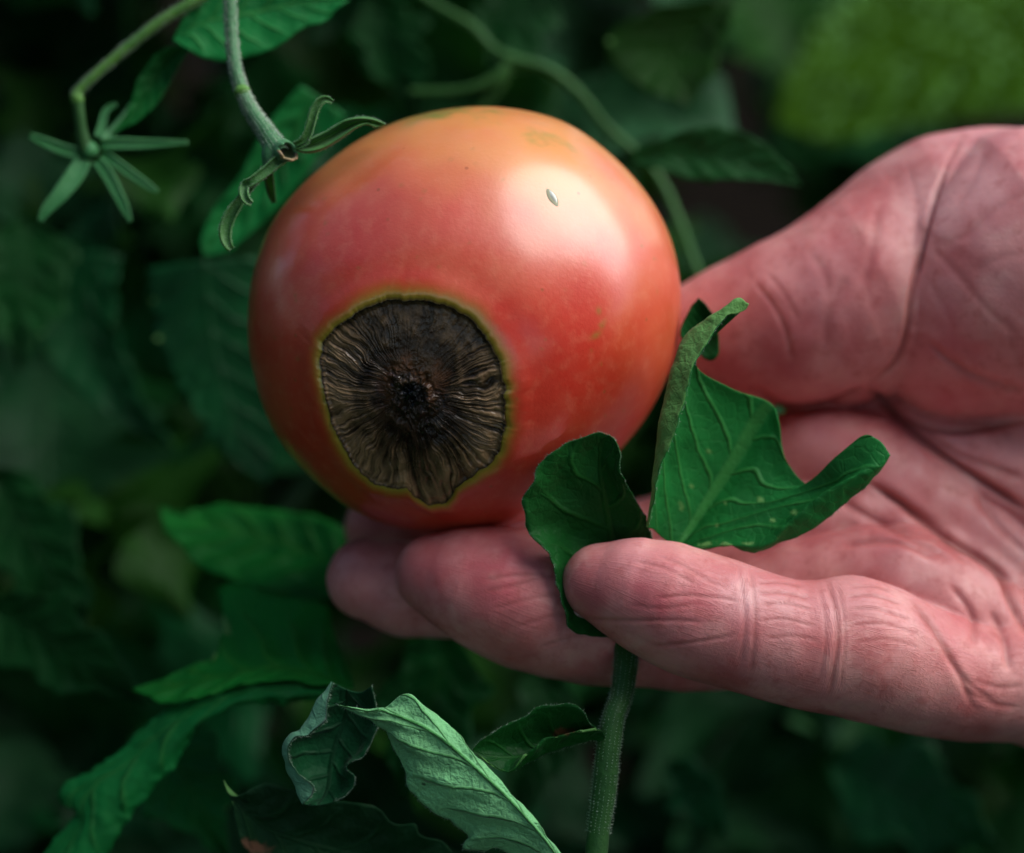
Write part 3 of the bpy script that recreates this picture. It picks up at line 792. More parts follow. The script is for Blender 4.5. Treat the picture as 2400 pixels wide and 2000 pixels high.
# ------------------------------------------------------------------ leaves
def loft(rails, ns=70, per=7):
    R = [catmull(np.asarray(r, float), ns) for r in rails]
    R = np.stack(R, 0)                                   # rails x ns x 3
    n = len(R)
    A = np.concatenate([2 * R[:1] - R[1:2], R, 2 * R[-1:] - R[-2:-1]], 0)
    out, us = [], []
    for i in range(1, n):
        for t in np.linspace(0, 1, per, endpoint=False):
            p0, p1, p2, p3 = A[i - 1], A[i], A[i + 1], A[i + 2]
            out.append(.5 * (2 * p1 + (p2 - p0) * t + (2 * p0 - 5 * p1 + 4 * p2 - p3) * t * t + (3 * p1 - p0 - 3 * p2 + p3) * t ** 3))
            us.append(i - 1 + t)
    out.append(R[-1]); us.append(n - 1.0)
    return np.stack(out, 0), np.array(us)
def leaf(name, rails, mid, mats, parent=None, ns=70, per=7, quilt=5.0, wob=3.0, flip=False, thick=3.0, seed=0, nveins=7.0, slant=.42, midrib=4.0, fuzz=0, marks=()):
    G, us = loft(rails, ns, per)
    nu, nv = G.shape[:2]
    n = len(rails) - 1
    u = np.where(us < mid, (us - mid) / max(mid, 1e-6), (us - mid) / max(n - mid, 1e-6))
    v = np.linspace(0, 1, nv)
    UU, VV = np.meshgrid(u, v, indexing='ij')
    N = grid_normals(G)
    flip = (np.median(N[..., 2]) > 0) != bool(flip)      # first material on the side turned to the front
    if flip: N = -N
    q = G / 55.0 + seed * 3.7
    taper = np.minimum(1, np.minimum(VV, 1 - VV) * 8)
    ph = (VV - np.abs(UU) ** .8 * slant * .5) * nveins + .45 * (UU > 0)
    sidev = np.cos(2 * np.pi * ph + np.pi)                          # +1 between the side veins... 0.5 shift sits on the vein
    H = quilt * (.6 * fbm(q, 3) + .45 * sidev * np.minimum(1, np.abs(UU) * 3) * taper * (1 - smooth(.6, .9, np.abs(UU)))) - midrib * np.exp(-(UU / .04) ** 2)
    e_ = np.abs(UU) > .8
    G = G + N * (H * taper)[..., None]
    if wob:
        edge = smooth(.6, 1.0, np.abs(UU)) * taper
        W = np.stack([fbm(G / 26.0 + 31 + seed, 2), fbm(G / 26.0 + 57 + seed, 2), fbm(G / 26.0 + 83 + seed, 2)], -1)
        G = G + wob * edge[..., None] * W
    N = grid_normals(G)
    top = G.reshape(-1, 3)
    bot = (G - (-N if flip else N) * thick).reshape(-1, 3)
    F = grid_faces(nu, nv)
    nvt = nu * nv
    idx = np.arange(nvt).reshape(nu, nv)
    ring = np.concatenate([idx[:, 0], idx[-1, 1:], idx[::-1, -1][1:], idx[0, ::-1][1:-1]])
    r2_ = np.roll(ring, -1)
    RF = np.stack([ring, r2_, r2_ + nvt, ring + nvt], 1)
    FF = F if not flip else F[:, ::-1]
    faces = np.vstack([FF, FF[:, ::-1] + nvt, RF if flip else RF[:, ::-1]])
    mi = np.concatenate([np.zeros(len(F)), np.ones(len(F)), np.zeros(len(RF))])
    uv = np.stack([UU.ravel() * .5 + .5, VV.ravel()], 1)
    mk_ = np.zeros(len(top))
    X_, Y_ = to_img(top)
    for px, py, rx, ry, an in marks:
        c, s_ = math.cos(an), math.sin(an)
        dx, dy = X_ - px, Y_ - py
        q_ = np.hypot((dx * c + dy * s_) / rx, (-dx * s_ + dy * c) / ry) * (1 + .4 * vnoise(np.stack([X_ / 6, Y_ / 6, 0 * X_], 1)))
        mk_ = np.maximum(mk_, smooth(1.25, .5, q_))
    o = mk(name, np.vstack([top, bot]), faces, list(mats), parent, mi=mi, uv=np.vstack([uv, uv]), attrs={'mark': np.concatenate([mk_, mk_])})
    if fuzz:
        rg = np.concatenate([G[0], G[-1]]); Nn = np.concatenate([G[0] - G[2], G[-1] - G[-3]])
        Nn /= np.linalg.norm(Nn, axis=1, keepdims=True) + 1e-9
        hv, hf = hairs(rg, Nn, int(fuzz * .6), 8, .48)
        tag(mk('leaf_hair', hv, hf, M['hair'], o if parent is None else o), kind='stuff')
    return o

LT = (M['leaf_top'], M['leaf_under'])
# the leafy shoot trapped by the little finger
shoot = thing('leafy_shoot', 'leafy shoot between ring and little finger, its stem running to the bottom edge', 'plant shoot', pt(1390, 2000, 130))
mktube('stem', [z5(1545, 590, 250), z5(1560, 660, 232), z5(1570, 760, 205), z5(1545, 950, 165), pt(1438, 1680, 140), pt(1425, 1760, 130), pt(1416, 1850, 130), pt(1403, 1950, 130), pt(1390, 2080, 130)],
       [24, 27, 29, 27, 27, 29, 29, 27, 27], M['stem'], shoot, seg=18, lump=.05)
V, F, _ = tube([z5(1570, 760, 205), z5(1545, 950, 165), pt(1438, 1680, 140), pt(1425, 1760, 130), pt(1416, 1850, 130), pt(1403, 1950, 130)], [29, 27, 27, 29, 29, 27], 16, 60, cap=False)
hv, hf = hairs(V, vert_normals(V, F), 2600, 8, .5)
tag(mk('stem_hair', hv, hf, M['hair'], shoot), kind='stuff')
lfA = [
    [pt(1463, 1494, 215), pt(1387, 1492, 165), pt(1339, 1475, 135), pt(1325, 1437, 122), pt(1308, 1385, 117), pt(1298, 1328, 116), pt(1285, 1299, 115), pt(1258, 1266, 112), pt(1234, 1236, 125), pt(1226, 1167, 105), pt(1242, 1145, 100), pt(1264, 1092, 100), pt(1312, 1049, 105), pt(1362, 1027, 105), pt(1402, 1014, 105), pt(1423, 1020, 108)],
    [pt(1466, 1490, 236), pt(1410, 1440, 190), pt(1370, 1360, 190), pt(1340, 1270, 200), pt(1315, 1180, 165), pt(1330, 1110, 140), pt(1375, 1050, 125), pt(1423, 1021, 108)],
    [pt(1468, 1490, 240), pt(1460, 1420, 240), pt(1445, 1330, 240), pt(1430, 1240, 215), pt(1415, 1160, 170), pt(1405, 1090, 145), pt(1410, 1045, 125), pt(1425, 1021, 108)],
    [pt(1470, 1490, 290), pt(1495, 1400, 300), pt(1510, 1310, 270), pt(1500, 1240, 215), pt(1465, 1170, 150), pt(1435, 1110, 120), pt(1434, 1060, 112), pt(1428, 1022, 107)],
    [pt(1472, 1490, 290), pt(1510, 1400, 290), pt(1530, 1300, 250), pt(1516, 1219, 175), pt(1505, 1200, 160), pt(1480, 1158, 115), pt(1456, 1114, 90), pt(1451, 1090, 85), pt(1453, 1062, 90), pt(1441, 1033, 98), pt(1425, 1020, 107)],
]
leaf('leaf', lfA, 2, (M['leaf_front'], M['leaf_under']), shoot, ns=120, per=9, quilt=6, wob=4.5, seed=1, nveins=5, fuzz=900)
lfB = [
    tr(z4, [(735, 1330, 150), (770, 1120, 70), (830, 950, 45), (885, 800, 35), (920, 680, 35), (955, 540, 40), (1000, 430, 55), (1080, 300, 75), (1145, 212, 95), (1200, 198, 110), (1246, 172, 125)]),
    tr(z4, [(725, 1340, 165), (748, 1180, 120), (762, 1020, 105), (784, 850, 95), (796, 730, 95), (832, 600, 95), (878, 430, 110), (935, 312, 130), (1125, 182, 120), (1195, 128, 120), (1244, 166, 128)]),
    tr(z4, [(760, 1350, 210), (790, 1160, 200), (840, 960, 200), (890, 780, 195), (930, 620, 190), (960, 500, 190), (985, 445, 185)]),
    tr(z4, [(800, 1390, 245), (870, 1200, 250), (950, 1000, 252), (1040, 800, 250), (1110, 660, 245), (1165, 592, 235)]),
    tr(z4, [(880, 1450, 255), (960, 1330, 268), (1060, 1170, 280), (1180, 980, 285), (1280, 800, 285), (1372, 668, 275)]),
    tr(z4, [(905, 1452, 250), (1050, 1300, 255), (1200, 1130, 262), (1320, 980, 262), (1400, 850, 255), (1424, 770, 245)]),
    tr(z4, [(925, 1455, 240), (1100, 1310, 240), (1270, 1170, 245), (1400, 1060, 245), (1470, 985, 240)]),
    tr(z4, [(940, 1458, 230), (1150, 1330, 225), (1350, 1215, 225), (1510, 1130, 220), (1630, 1115, 210)]),
    tr(z4, [(950, 1460, 225), (1200, 1350, 210), (1430, 1235, 205), (1610, 1150, 195), (1705, 1100, 180), (1728, 1020, 165), (1765, 940, 155), (1850, 862, 150)]),
    tr(z4, [(955, 1463, 220), (1200, 1400, 195), (1430, 1300, 185), (1600, 1200, 175), (1740, 1110, 165), (1850, 1020, 155), (1910, 930, 150), (1960, 870, 150)]),
    tr(z4, [(960, 1465, 215), (1100, 1440, 195), (1220, 1440, 180), (1350, 1435, 160), (1430, 1362, 155), (1500, 1298, 150), (1600, 1212, 145), (1700, 1135, 140), (1850, 1065, 138), (1960, 1010, 140), (2020, 945, 145)]),
    tr(z4, [(965, 1468, 225), (1060, 1455, 215), (1135, 1425, 205), (1200, 1452, 195), (1260, 1472, 190), (1330, 1468, 185), (1500, 1402, 180), (1620, 1342, 175), (1800, 1202, 165), (1900, 1112, 160), (2000, 992, 155), (2022, 950, 150)]),
]
leaf('leaf', lfB, 4, (M['leaf_big'], M['leaf_under']), shoot, ns=150, per=9, marks=((1655, 1275, 18, 6, -.25), (1596, 1187, 5, 8, .4), (1664, 1060, 4, 6, 0), (1781, 1172, 9, 6, 0), (1812, 1220, 6, 5, 0), (1862, 1203, 9, 6, .2), (1755, 1274, 15, 4, 0), (1680, 1232, 4, 5, 0), (1700, 1180, 4, 4, 0), (1620, 1140, 4, 4, 0)), quilt=3, wob=3.5, seed=2, nveins=4.2, slant=1.5, fuzz=500, midrib=7)
# small lobe tucked between the big leaf and the fruit
lfK = [tr(z4, [(915, 330, 330), (905, 290, 330), (940, 210, 330), (1000, 112, 330)]), tr(z4, [(930, 340, 350), (960, 260, 360), (1000, 190, 360), (1030, 140, 345)]),
       tr(z4, [(960, 360, 360), (1010, 300, 370), (1050, 240, 370), (1065, 190, 355)]), tr(z4, [(1000, 400, 350), (1050, 440, 345), (1090, 425, 340), (1105, 370, 340), (1100, 290, 340), (1075, 200, 345)])]
leaf('leaf', lfK, 2, (M['leaf_deep'], M['leaf_under']), shoot, ns=30, per=5, seed=3, quilt=2)
lfE = [
    tr(z6, [(1884, 392, 135), (1840, 312, 115), (1785, 262, 100), (1742, 195, 95), (1690, 163, 95), (1580, 170, 90), (1500, 182, 90), (1450, 225, 90), (1340, 270, 88), (1210, 350, 88), (1158, 405, 90)]),
    tr(z6, [(1885, 394, 138), (1840, 330, 130), (1740, 300, 135), (1640, 290, 140), (1550, 310, 140), (1480, 335, 135), (1380, 360, 125), (1260, 390, 105), (1158, 408, 91)]),
    tr(z6, [(1885, 396, 138), (1840, 345, 130), (1740, 335, 140), (1640, 345, 145), (1550, 375, 140), (1480, 415, 130), (1390, 440, 120), (1260, 440, 102), (1160, 412, 92)]),
    tr(z6, [(1885, 393, 130), (1840, 297, 85), (1740, 302, 72), (1640, 322, 70), (1550, 345, 68), (1500, 392, 68), (1435, 432, 72), (1392, 500, 80), (1340, 518, 86), (1250, 480, 90), (1160, 415, 92)]),
    tr(z6, [(1887, 398, 140), (1850, 362, 112), (1800, 352, 105), (1740, 370, 102), (1660, 392, 100), (1580, 422, 100), (1500, 462, 98), (1430, 484, 96), (1398, 508, 94), (1340, 522, 93), (1250, 483, 93), (1162, 417, 93)]),
]
leaf('leaf', lfE, 2, (M['leaf_front'], M['leaf_under']), shoot, ns=110, per=10, marks=((1319, 1715, 18, 9, .1), (1302, 1722, 9, 5, .1), (1340, 1712, 8, 5, 0)), quilt=4, wob=2.5, seed=4, nveins=5, fuzz=350)
mktube('leaf_stalk', [z6(1905, 440, 150), z6(1900, 410, 142), z6(1880, 385, 134), z6(1850, 345, 122)], [15, 12, 9, 7], M['stem'], shoot, seg=12)
# pale leaf turned over
lfC = [
    tr(z6, [(1400, 1010, 75), (1290, 934, 62), (1200, 944, 58), (1108, 932, 55), (1142, 872, 52), (1060, 800, 48), (960, 742, 44), (880, 672, 42), (815, 605, 40), (810, 545, 40), (770, 450, 40), (720, 360, 40), (690, 302, 40), (600, 246, 36), (500, 198, 32), (440, 165, 30)]),
    tr(z6, [(1500, 1020, 25), (1350, 860, 12), (1150, 730, 2), (1000, 590, -4), (900, 470, -4), (800, 350, 4), (700, 258, 16), (590, 224, 25), (500, 186, 29), (440, 165, 30)]),
    tr(z6, [(1640, 1010, -5), (1500, 830, -14), (1350, 665, -20), (1200, 525, -20), (1060, 400, -14), (930, 305, -5), (820, 248, 4), (700, 212, 15), (600, 203, 21), (500, 181, 26), (440, 165, 30)]),
    tr(z6, [(1672, 1010, 15), (1547, 850, 10), (1422, 705, 6), (1292, 555, 6), (1152, 412, 8), (1042, 293, 14), (942, 196, 22), (830, 120, 30), (760, 138, 42), (700, 188, 42), (560, 184, 36), (440, 164, 30)]),
    tr(z6, [(1650, 1020, 90), (1500, 850, 90), (1350, 680, 90), (1150, 480, 88), (950, 300, 80), (820, 190, 66), (745, 180, 55), (650, 197, 46), (440, 166, 31)]),
]
pl = leaf('pale_leaf', lfC, 2, (M['leaf_pale'], M['leaf_front']), ns=110, per=10, quilt=9, wob=3, seed=5, nveins=5.5, slant=.75, midrib=-6, flip=False, fuzz=1600)
tag(pl, 'pale green leaf turned underside up, with raised veins and fine hairs, at the bottom', 'leaf')
# dark curled leaf with a pale rolled margin
lfF = [
    tr(z6, [(412, 50, 110), (385, 150, 85), (378, 235, 80), (340, 282, 80), (280, 332, 82), (205, 345, 85), (178, 420, 88), (188, 480, 88), (232, 532, 88), (290, 576, 88), (312, 606, 90), (302, 645, 95), (256, 692, 105)]),
    tr(z6, [(408, 44, 120), (355, 120, 115), (305, 190, 112), (280, 258, 112), (235, 305, 112), (193, 320, 114), (163, 370, 116), (153, 430, 116), (168, 500, 116), (198, 560, 114), (215, 602, 112), (233, 650, 110), (254, 696, 110)]),
    tr(z6, [(425, 52, 150), (400, 200, 175), (330, 320, 185), (270, 420, 190), (270, 520, 185), (290, 620, 165), (290, 700, 125)]),
    tr(z6, [(490, 85, 165), (480, 220, 195), (430, 370, 210), (400, 500, 205), (385, 610, 180), (335, 702, 140)]),
    tr(z6, [(560, 98, 165), (575, 230, 185), (530, 370, 195), (465, 500, 190), (460, 600, 170), (395, 690, 145)]),
    tr(z6, [(618, 64, 140), (640, 170, 145), (656, 250, 148), (640, 312, 150), (602, 380, 150), (570, 440, 145), (515, 468, 140), (490, 498, 140), (530, 545, 140), (520, 602, 140), (470, 655, 140), (425, 678, 145)]),
]
cl = leaf('curled_leaf', lfF, 3, (M['leaf_curl'], M['leaf_curl_under']), ns=90, per=7, quilt=5, wob=3.5, seed=6, nveins=5, fuzz=700)
tag(cl, 'dark green crumpled leaf with a rolled pale margin, just left of the pale leaf', 'leaf')
lfG = [
    [pt(522, 1829, 235), pt(533, 1857, 225), pt(552, 1867, 225), pt(605, 1843, 215), pt(643, 1843, 215), pt(696, 1859, 220), pt(770, 1872, 230), pt(845, 1884, 235), pt(885, 1895, 235), pt(924, 1930, 240), pt(972, 1933, 240), pt(981, 1953, 240), pt(1003, 1964, 242), pt(1038, 1974, 244), pt(1075, 2020, 250)],
    [pt(535, 1852, 232), pt(600, 1890, 235), pt(700, 1915, 250), pt(800, 1935, 262), pt(900, 1965, 268), pt(1000, 2010, 265), pt(1075, 2040, 255)],
    [pt(540, 1870, 232), pt(620, 1940, 255), pt(720, 1980, 275), pt(840, 2010, 285), pt(960, 2050, 280), pt(1075, 2060, 260)],
    [pt(548, 1880, 230), pt(552, 1925, 235), pt(570, 1980, 240), pt(640, 2060, 250), pt(760, 2110, 262), pt(900, 2130, 268), pt(1075, 2080, 262)],
]
dl = leaf('dark_leaf', lfG, 2, (M['leaf_dark'], M['leaf_under']), ns=110, per=10, marks=((600, 1988, 30, 15, .3), (575, 1975, 12, 8, .5)), quilt=7, wob=3, seed=7, nveins=6, flip=False)
tag(dl, 'broad dark green leaf cut by the bottom edge, left of the pale leaf', 'leaf')
# leaves behind, left side
def quick(name, label, rails, mid, mats, group='blurred leaves behind the tomato', **kw):
    o = leaf(name, rails, mid, mats, **kw)
    return tag(o, label, 'leaf', group)
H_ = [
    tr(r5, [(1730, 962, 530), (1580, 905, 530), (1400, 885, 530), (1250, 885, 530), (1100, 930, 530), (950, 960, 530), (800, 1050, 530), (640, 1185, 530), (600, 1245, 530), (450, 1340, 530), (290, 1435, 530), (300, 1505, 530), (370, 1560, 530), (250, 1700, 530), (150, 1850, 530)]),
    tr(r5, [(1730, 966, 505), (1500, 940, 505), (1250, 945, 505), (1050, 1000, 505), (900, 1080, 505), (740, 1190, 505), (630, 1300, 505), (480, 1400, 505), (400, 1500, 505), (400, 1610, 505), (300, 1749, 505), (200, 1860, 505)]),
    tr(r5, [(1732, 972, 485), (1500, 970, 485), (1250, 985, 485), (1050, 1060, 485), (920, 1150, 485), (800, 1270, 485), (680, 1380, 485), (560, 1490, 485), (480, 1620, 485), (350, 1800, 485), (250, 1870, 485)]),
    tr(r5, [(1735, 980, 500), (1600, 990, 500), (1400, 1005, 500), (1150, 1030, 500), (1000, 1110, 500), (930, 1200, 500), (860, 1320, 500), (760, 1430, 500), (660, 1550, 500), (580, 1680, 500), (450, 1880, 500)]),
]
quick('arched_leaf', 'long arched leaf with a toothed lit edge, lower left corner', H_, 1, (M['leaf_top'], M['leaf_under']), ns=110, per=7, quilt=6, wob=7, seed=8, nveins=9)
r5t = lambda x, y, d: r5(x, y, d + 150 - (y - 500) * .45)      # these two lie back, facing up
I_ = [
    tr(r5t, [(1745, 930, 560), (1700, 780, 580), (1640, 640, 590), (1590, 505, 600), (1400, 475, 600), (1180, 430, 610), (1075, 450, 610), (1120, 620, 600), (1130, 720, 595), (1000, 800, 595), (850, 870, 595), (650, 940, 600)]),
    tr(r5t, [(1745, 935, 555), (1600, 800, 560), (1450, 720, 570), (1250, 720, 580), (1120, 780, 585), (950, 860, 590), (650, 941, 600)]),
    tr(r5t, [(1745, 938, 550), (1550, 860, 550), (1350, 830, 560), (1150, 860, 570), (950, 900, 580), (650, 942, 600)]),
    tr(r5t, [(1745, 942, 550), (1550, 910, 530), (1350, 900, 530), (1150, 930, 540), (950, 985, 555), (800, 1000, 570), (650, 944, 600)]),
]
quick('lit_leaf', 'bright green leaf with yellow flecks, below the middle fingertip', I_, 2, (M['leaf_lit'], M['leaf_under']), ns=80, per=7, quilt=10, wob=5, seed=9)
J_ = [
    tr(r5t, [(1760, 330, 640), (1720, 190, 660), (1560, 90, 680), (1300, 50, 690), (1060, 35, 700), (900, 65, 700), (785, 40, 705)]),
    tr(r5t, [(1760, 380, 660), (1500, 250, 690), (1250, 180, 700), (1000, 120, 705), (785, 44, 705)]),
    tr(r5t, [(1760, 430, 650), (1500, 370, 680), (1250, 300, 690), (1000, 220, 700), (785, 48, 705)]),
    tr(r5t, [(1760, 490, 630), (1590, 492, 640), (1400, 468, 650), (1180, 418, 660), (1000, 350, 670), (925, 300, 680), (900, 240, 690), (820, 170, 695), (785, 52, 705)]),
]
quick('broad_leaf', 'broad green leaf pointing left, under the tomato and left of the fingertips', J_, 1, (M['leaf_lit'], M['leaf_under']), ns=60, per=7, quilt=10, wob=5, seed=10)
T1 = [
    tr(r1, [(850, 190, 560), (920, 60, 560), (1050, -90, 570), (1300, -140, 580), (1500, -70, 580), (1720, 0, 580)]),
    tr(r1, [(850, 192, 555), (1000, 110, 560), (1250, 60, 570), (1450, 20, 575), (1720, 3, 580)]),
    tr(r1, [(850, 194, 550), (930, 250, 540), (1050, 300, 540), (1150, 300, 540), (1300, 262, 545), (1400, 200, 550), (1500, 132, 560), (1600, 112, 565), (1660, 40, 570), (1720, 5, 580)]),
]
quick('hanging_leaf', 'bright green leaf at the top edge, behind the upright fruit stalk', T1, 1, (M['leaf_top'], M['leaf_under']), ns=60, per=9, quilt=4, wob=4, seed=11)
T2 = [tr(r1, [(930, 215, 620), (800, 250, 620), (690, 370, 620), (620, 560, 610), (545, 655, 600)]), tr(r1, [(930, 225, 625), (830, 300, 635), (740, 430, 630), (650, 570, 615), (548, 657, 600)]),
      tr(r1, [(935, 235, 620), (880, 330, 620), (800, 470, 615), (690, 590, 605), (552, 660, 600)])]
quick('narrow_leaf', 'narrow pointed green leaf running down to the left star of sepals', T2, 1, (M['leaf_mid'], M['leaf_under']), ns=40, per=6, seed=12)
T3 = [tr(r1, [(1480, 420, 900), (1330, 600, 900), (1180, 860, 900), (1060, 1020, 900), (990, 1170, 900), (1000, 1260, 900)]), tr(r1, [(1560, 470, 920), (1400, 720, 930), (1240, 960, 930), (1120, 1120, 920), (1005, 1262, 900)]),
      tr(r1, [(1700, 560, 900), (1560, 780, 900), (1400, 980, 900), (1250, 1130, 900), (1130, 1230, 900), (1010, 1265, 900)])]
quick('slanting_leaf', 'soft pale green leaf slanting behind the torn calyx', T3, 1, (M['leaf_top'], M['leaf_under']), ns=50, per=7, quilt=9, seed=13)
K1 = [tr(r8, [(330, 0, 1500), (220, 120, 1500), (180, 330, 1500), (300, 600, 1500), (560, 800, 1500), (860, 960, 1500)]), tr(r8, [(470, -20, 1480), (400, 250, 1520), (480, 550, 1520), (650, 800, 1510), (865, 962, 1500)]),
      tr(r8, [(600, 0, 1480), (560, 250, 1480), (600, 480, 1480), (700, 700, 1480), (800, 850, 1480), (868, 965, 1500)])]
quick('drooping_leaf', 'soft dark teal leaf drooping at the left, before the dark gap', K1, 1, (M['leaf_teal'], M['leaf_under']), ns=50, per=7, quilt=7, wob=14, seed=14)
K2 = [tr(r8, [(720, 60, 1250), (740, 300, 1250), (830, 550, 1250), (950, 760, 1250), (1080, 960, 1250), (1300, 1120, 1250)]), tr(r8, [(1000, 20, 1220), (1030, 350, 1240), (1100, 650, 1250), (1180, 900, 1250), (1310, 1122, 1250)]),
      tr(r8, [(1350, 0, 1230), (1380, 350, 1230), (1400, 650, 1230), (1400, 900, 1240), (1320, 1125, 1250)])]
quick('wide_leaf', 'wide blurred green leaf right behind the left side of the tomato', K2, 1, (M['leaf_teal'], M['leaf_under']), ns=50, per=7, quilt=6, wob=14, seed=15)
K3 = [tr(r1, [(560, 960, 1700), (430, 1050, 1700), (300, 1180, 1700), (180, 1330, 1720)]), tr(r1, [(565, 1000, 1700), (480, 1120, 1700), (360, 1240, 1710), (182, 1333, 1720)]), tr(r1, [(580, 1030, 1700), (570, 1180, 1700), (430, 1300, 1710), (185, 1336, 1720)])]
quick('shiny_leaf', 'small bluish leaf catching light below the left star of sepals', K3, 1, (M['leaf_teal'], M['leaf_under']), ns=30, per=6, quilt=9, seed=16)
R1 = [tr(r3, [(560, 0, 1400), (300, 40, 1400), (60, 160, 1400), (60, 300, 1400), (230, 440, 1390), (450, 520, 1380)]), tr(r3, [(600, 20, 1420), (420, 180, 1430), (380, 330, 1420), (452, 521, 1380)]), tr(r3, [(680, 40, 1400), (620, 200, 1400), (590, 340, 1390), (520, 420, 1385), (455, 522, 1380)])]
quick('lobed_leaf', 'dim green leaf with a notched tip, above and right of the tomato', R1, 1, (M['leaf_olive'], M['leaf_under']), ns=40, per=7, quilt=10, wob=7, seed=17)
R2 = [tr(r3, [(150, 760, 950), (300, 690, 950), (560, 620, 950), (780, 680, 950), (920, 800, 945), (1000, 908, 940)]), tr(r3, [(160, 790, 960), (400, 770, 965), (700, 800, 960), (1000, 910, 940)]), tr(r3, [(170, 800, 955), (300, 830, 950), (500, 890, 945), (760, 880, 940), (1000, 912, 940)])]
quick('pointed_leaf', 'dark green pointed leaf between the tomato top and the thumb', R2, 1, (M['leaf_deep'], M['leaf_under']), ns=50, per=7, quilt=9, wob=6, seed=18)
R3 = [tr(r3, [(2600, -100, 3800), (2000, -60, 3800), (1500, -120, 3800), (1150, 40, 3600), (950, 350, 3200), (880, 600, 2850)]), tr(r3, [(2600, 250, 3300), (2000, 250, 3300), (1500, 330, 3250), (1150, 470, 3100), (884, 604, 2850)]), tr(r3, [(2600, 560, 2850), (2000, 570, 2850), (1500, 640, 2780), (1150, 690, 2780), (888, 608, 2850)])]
quick('sunlit_leaf', 'broad yellow green leaf, strongly blurred, in the upper right corner above the thumb', R3, 1, (M['leaf_lime'], M['leaf_under']), ns=60, per=9, quilt=26, wob=12, seed=19)
def simple_leaf(label, base, tip, wdt, d0, d1, mat, seed, group='blurred leaves behind the tomato'):
    b0, b1 = np.array(base, float), np.array(tip, float)
    ax = b1 - b0; nn_ = np.array([-ax[1], ax[0]]) / np.hypot(*ax)
    rails = []
    for a in (-1, -.5, 0, .5, 1):
        r = []
        for k in range(9):
            t_ = k / 8
            prof = math.sin(math.pi * min(1, .04 + t_) ** .8) * (1 + .25 * math.cos(t_ * 19 + seed + a)) if 0 < k < 8 else 0
            q = b0 + ax * t_ + nn_ * a * wdt * .5 * prof
            r.append(vw(q[0], q[1], d0 + (d1 - d0) * t_ - 25 * abs(a) + 6 * k * (a > 0)))
        rails.append(np.array(r))
    return quick('leaf', label, rails, 2, (M[mat], M['leaf_under']), group, ns=50, per=5, quilt=8, wob=9, seed=seed)
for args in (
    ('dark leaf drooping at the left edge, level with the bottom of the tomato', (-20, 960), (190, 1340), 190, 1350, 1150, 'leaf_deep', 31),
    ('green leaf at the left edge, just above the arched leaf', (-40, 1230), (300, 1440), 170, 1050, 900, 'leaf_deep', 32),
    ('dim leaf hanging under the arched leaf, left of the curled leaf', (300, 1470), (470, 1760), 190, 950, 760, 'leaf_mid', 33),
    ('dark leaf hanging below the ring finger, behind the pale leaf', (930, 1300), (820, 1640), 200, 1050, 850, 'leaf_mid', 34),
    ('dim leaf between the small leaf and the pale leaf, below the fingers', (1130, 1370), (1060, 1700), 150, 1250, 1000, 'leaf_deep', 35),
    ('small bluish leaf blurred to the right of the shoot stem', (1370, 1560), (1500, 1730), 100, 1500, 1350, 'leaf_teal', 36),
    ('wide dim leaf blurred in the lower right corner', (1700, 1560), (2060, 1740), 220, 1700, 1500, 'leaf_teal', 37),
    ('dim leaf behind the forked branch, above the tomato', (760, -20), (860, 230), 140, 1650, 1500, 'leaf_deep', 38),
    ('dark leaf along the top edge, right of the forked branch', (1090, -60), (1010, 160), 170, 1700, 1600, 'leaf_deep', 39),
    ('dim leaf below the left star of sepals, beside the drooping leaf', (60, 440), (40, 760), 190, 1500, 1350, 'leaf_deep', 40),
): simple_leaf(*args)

# ------------------------------------------------------------------ stalks and calyxes
def add_hair(parent, V, N, n, L, r=.5):
    hv, hf = hairs(V, N, n, L, r)
    return tag(mk('stem_hair', hv, hf, M['hair'], parent), kind='stuff')
cal = thing('fruit_stalk', 'hairy green fruit stalk ending in a torn hollow calyx, touching the tomato top left', 'stalk', z3(650, 0, 190))
pp = [vw(471, -40, 330), vw(473, 40, 310), vw(477, 100, 290), vw(485, 150, 270), vw(497, 192, 255)]
V, F, _ = tube(pp, [13, 13, 13, 13.5, 15], 14, 40, cap=False)
pm = mk('stem', V, F, M['stem_grey'], cal)
add_hair(pm, V, vert_normals(V, F), 2600, 10, .8)
mktube('knuckle', [z3(325, 95, 256), z3(345, 140, 252), z3(365, 180, 248)], [14, 21, 14], M['stem_lime'], cal, seg=14, n=12)
pp = [z3(360, 170, 250), z3(440, 330, 235), z3(530, 460, 222), z3(600, 570, 212), z3(660, 660, 205), z3(700, 720, 198)]
V, F, _ = tube(pp, [15, 16.5, 19, 22, 25, 22], 16, 40, cap=False)
pm = mk('stem', V, F, M['stem_grey'], cal)
add_hair(pm, V, vert_normals(V, F), 2400, 9, .8)
# receptacle: a hollow cup with a torn rim
cc = z3(770, 690, 178)
axd = np.array([.62, -.12, -.78]); axd /= np.linalg.norm(axd)
c1 = np.cross(axd, [0, 1.0, 0]); c1 /= np.linalg.norm(c1); c2 = np.cross(axd, c1)
th = np.linspace(0, 2 * np.pi, 30, endpoint=False)
prof = [(-46, 8), (-34, 24), (-16, 29), (0, 27), (7, 25), (8, 22), (2, 19), (-12, 17), (-24, 11), (-28, 1)]
rimn = vnoise(np.stack([np.cos(th) * 3, np.sin(th) * 3, 0 * th], -1))
V = np.array([[cc + axd * (a + (13 * rimn[i] + 9 * math.sin(t_) if a > -5 else 0)) + (math.cos(t_) * c1 * 1.0 + math.sin(t_) * c2 * .95) * r for a, r in prof] for i, t_ in enumerate(th)])
fc = grid_faces(30, len(prof), True)
mi = np.concatenate([np.array([0, 0, 0, q, q, q, 2, 2, 2]) for q in (V[:, 5, 1] < cc[1] - 2).astype(int)])
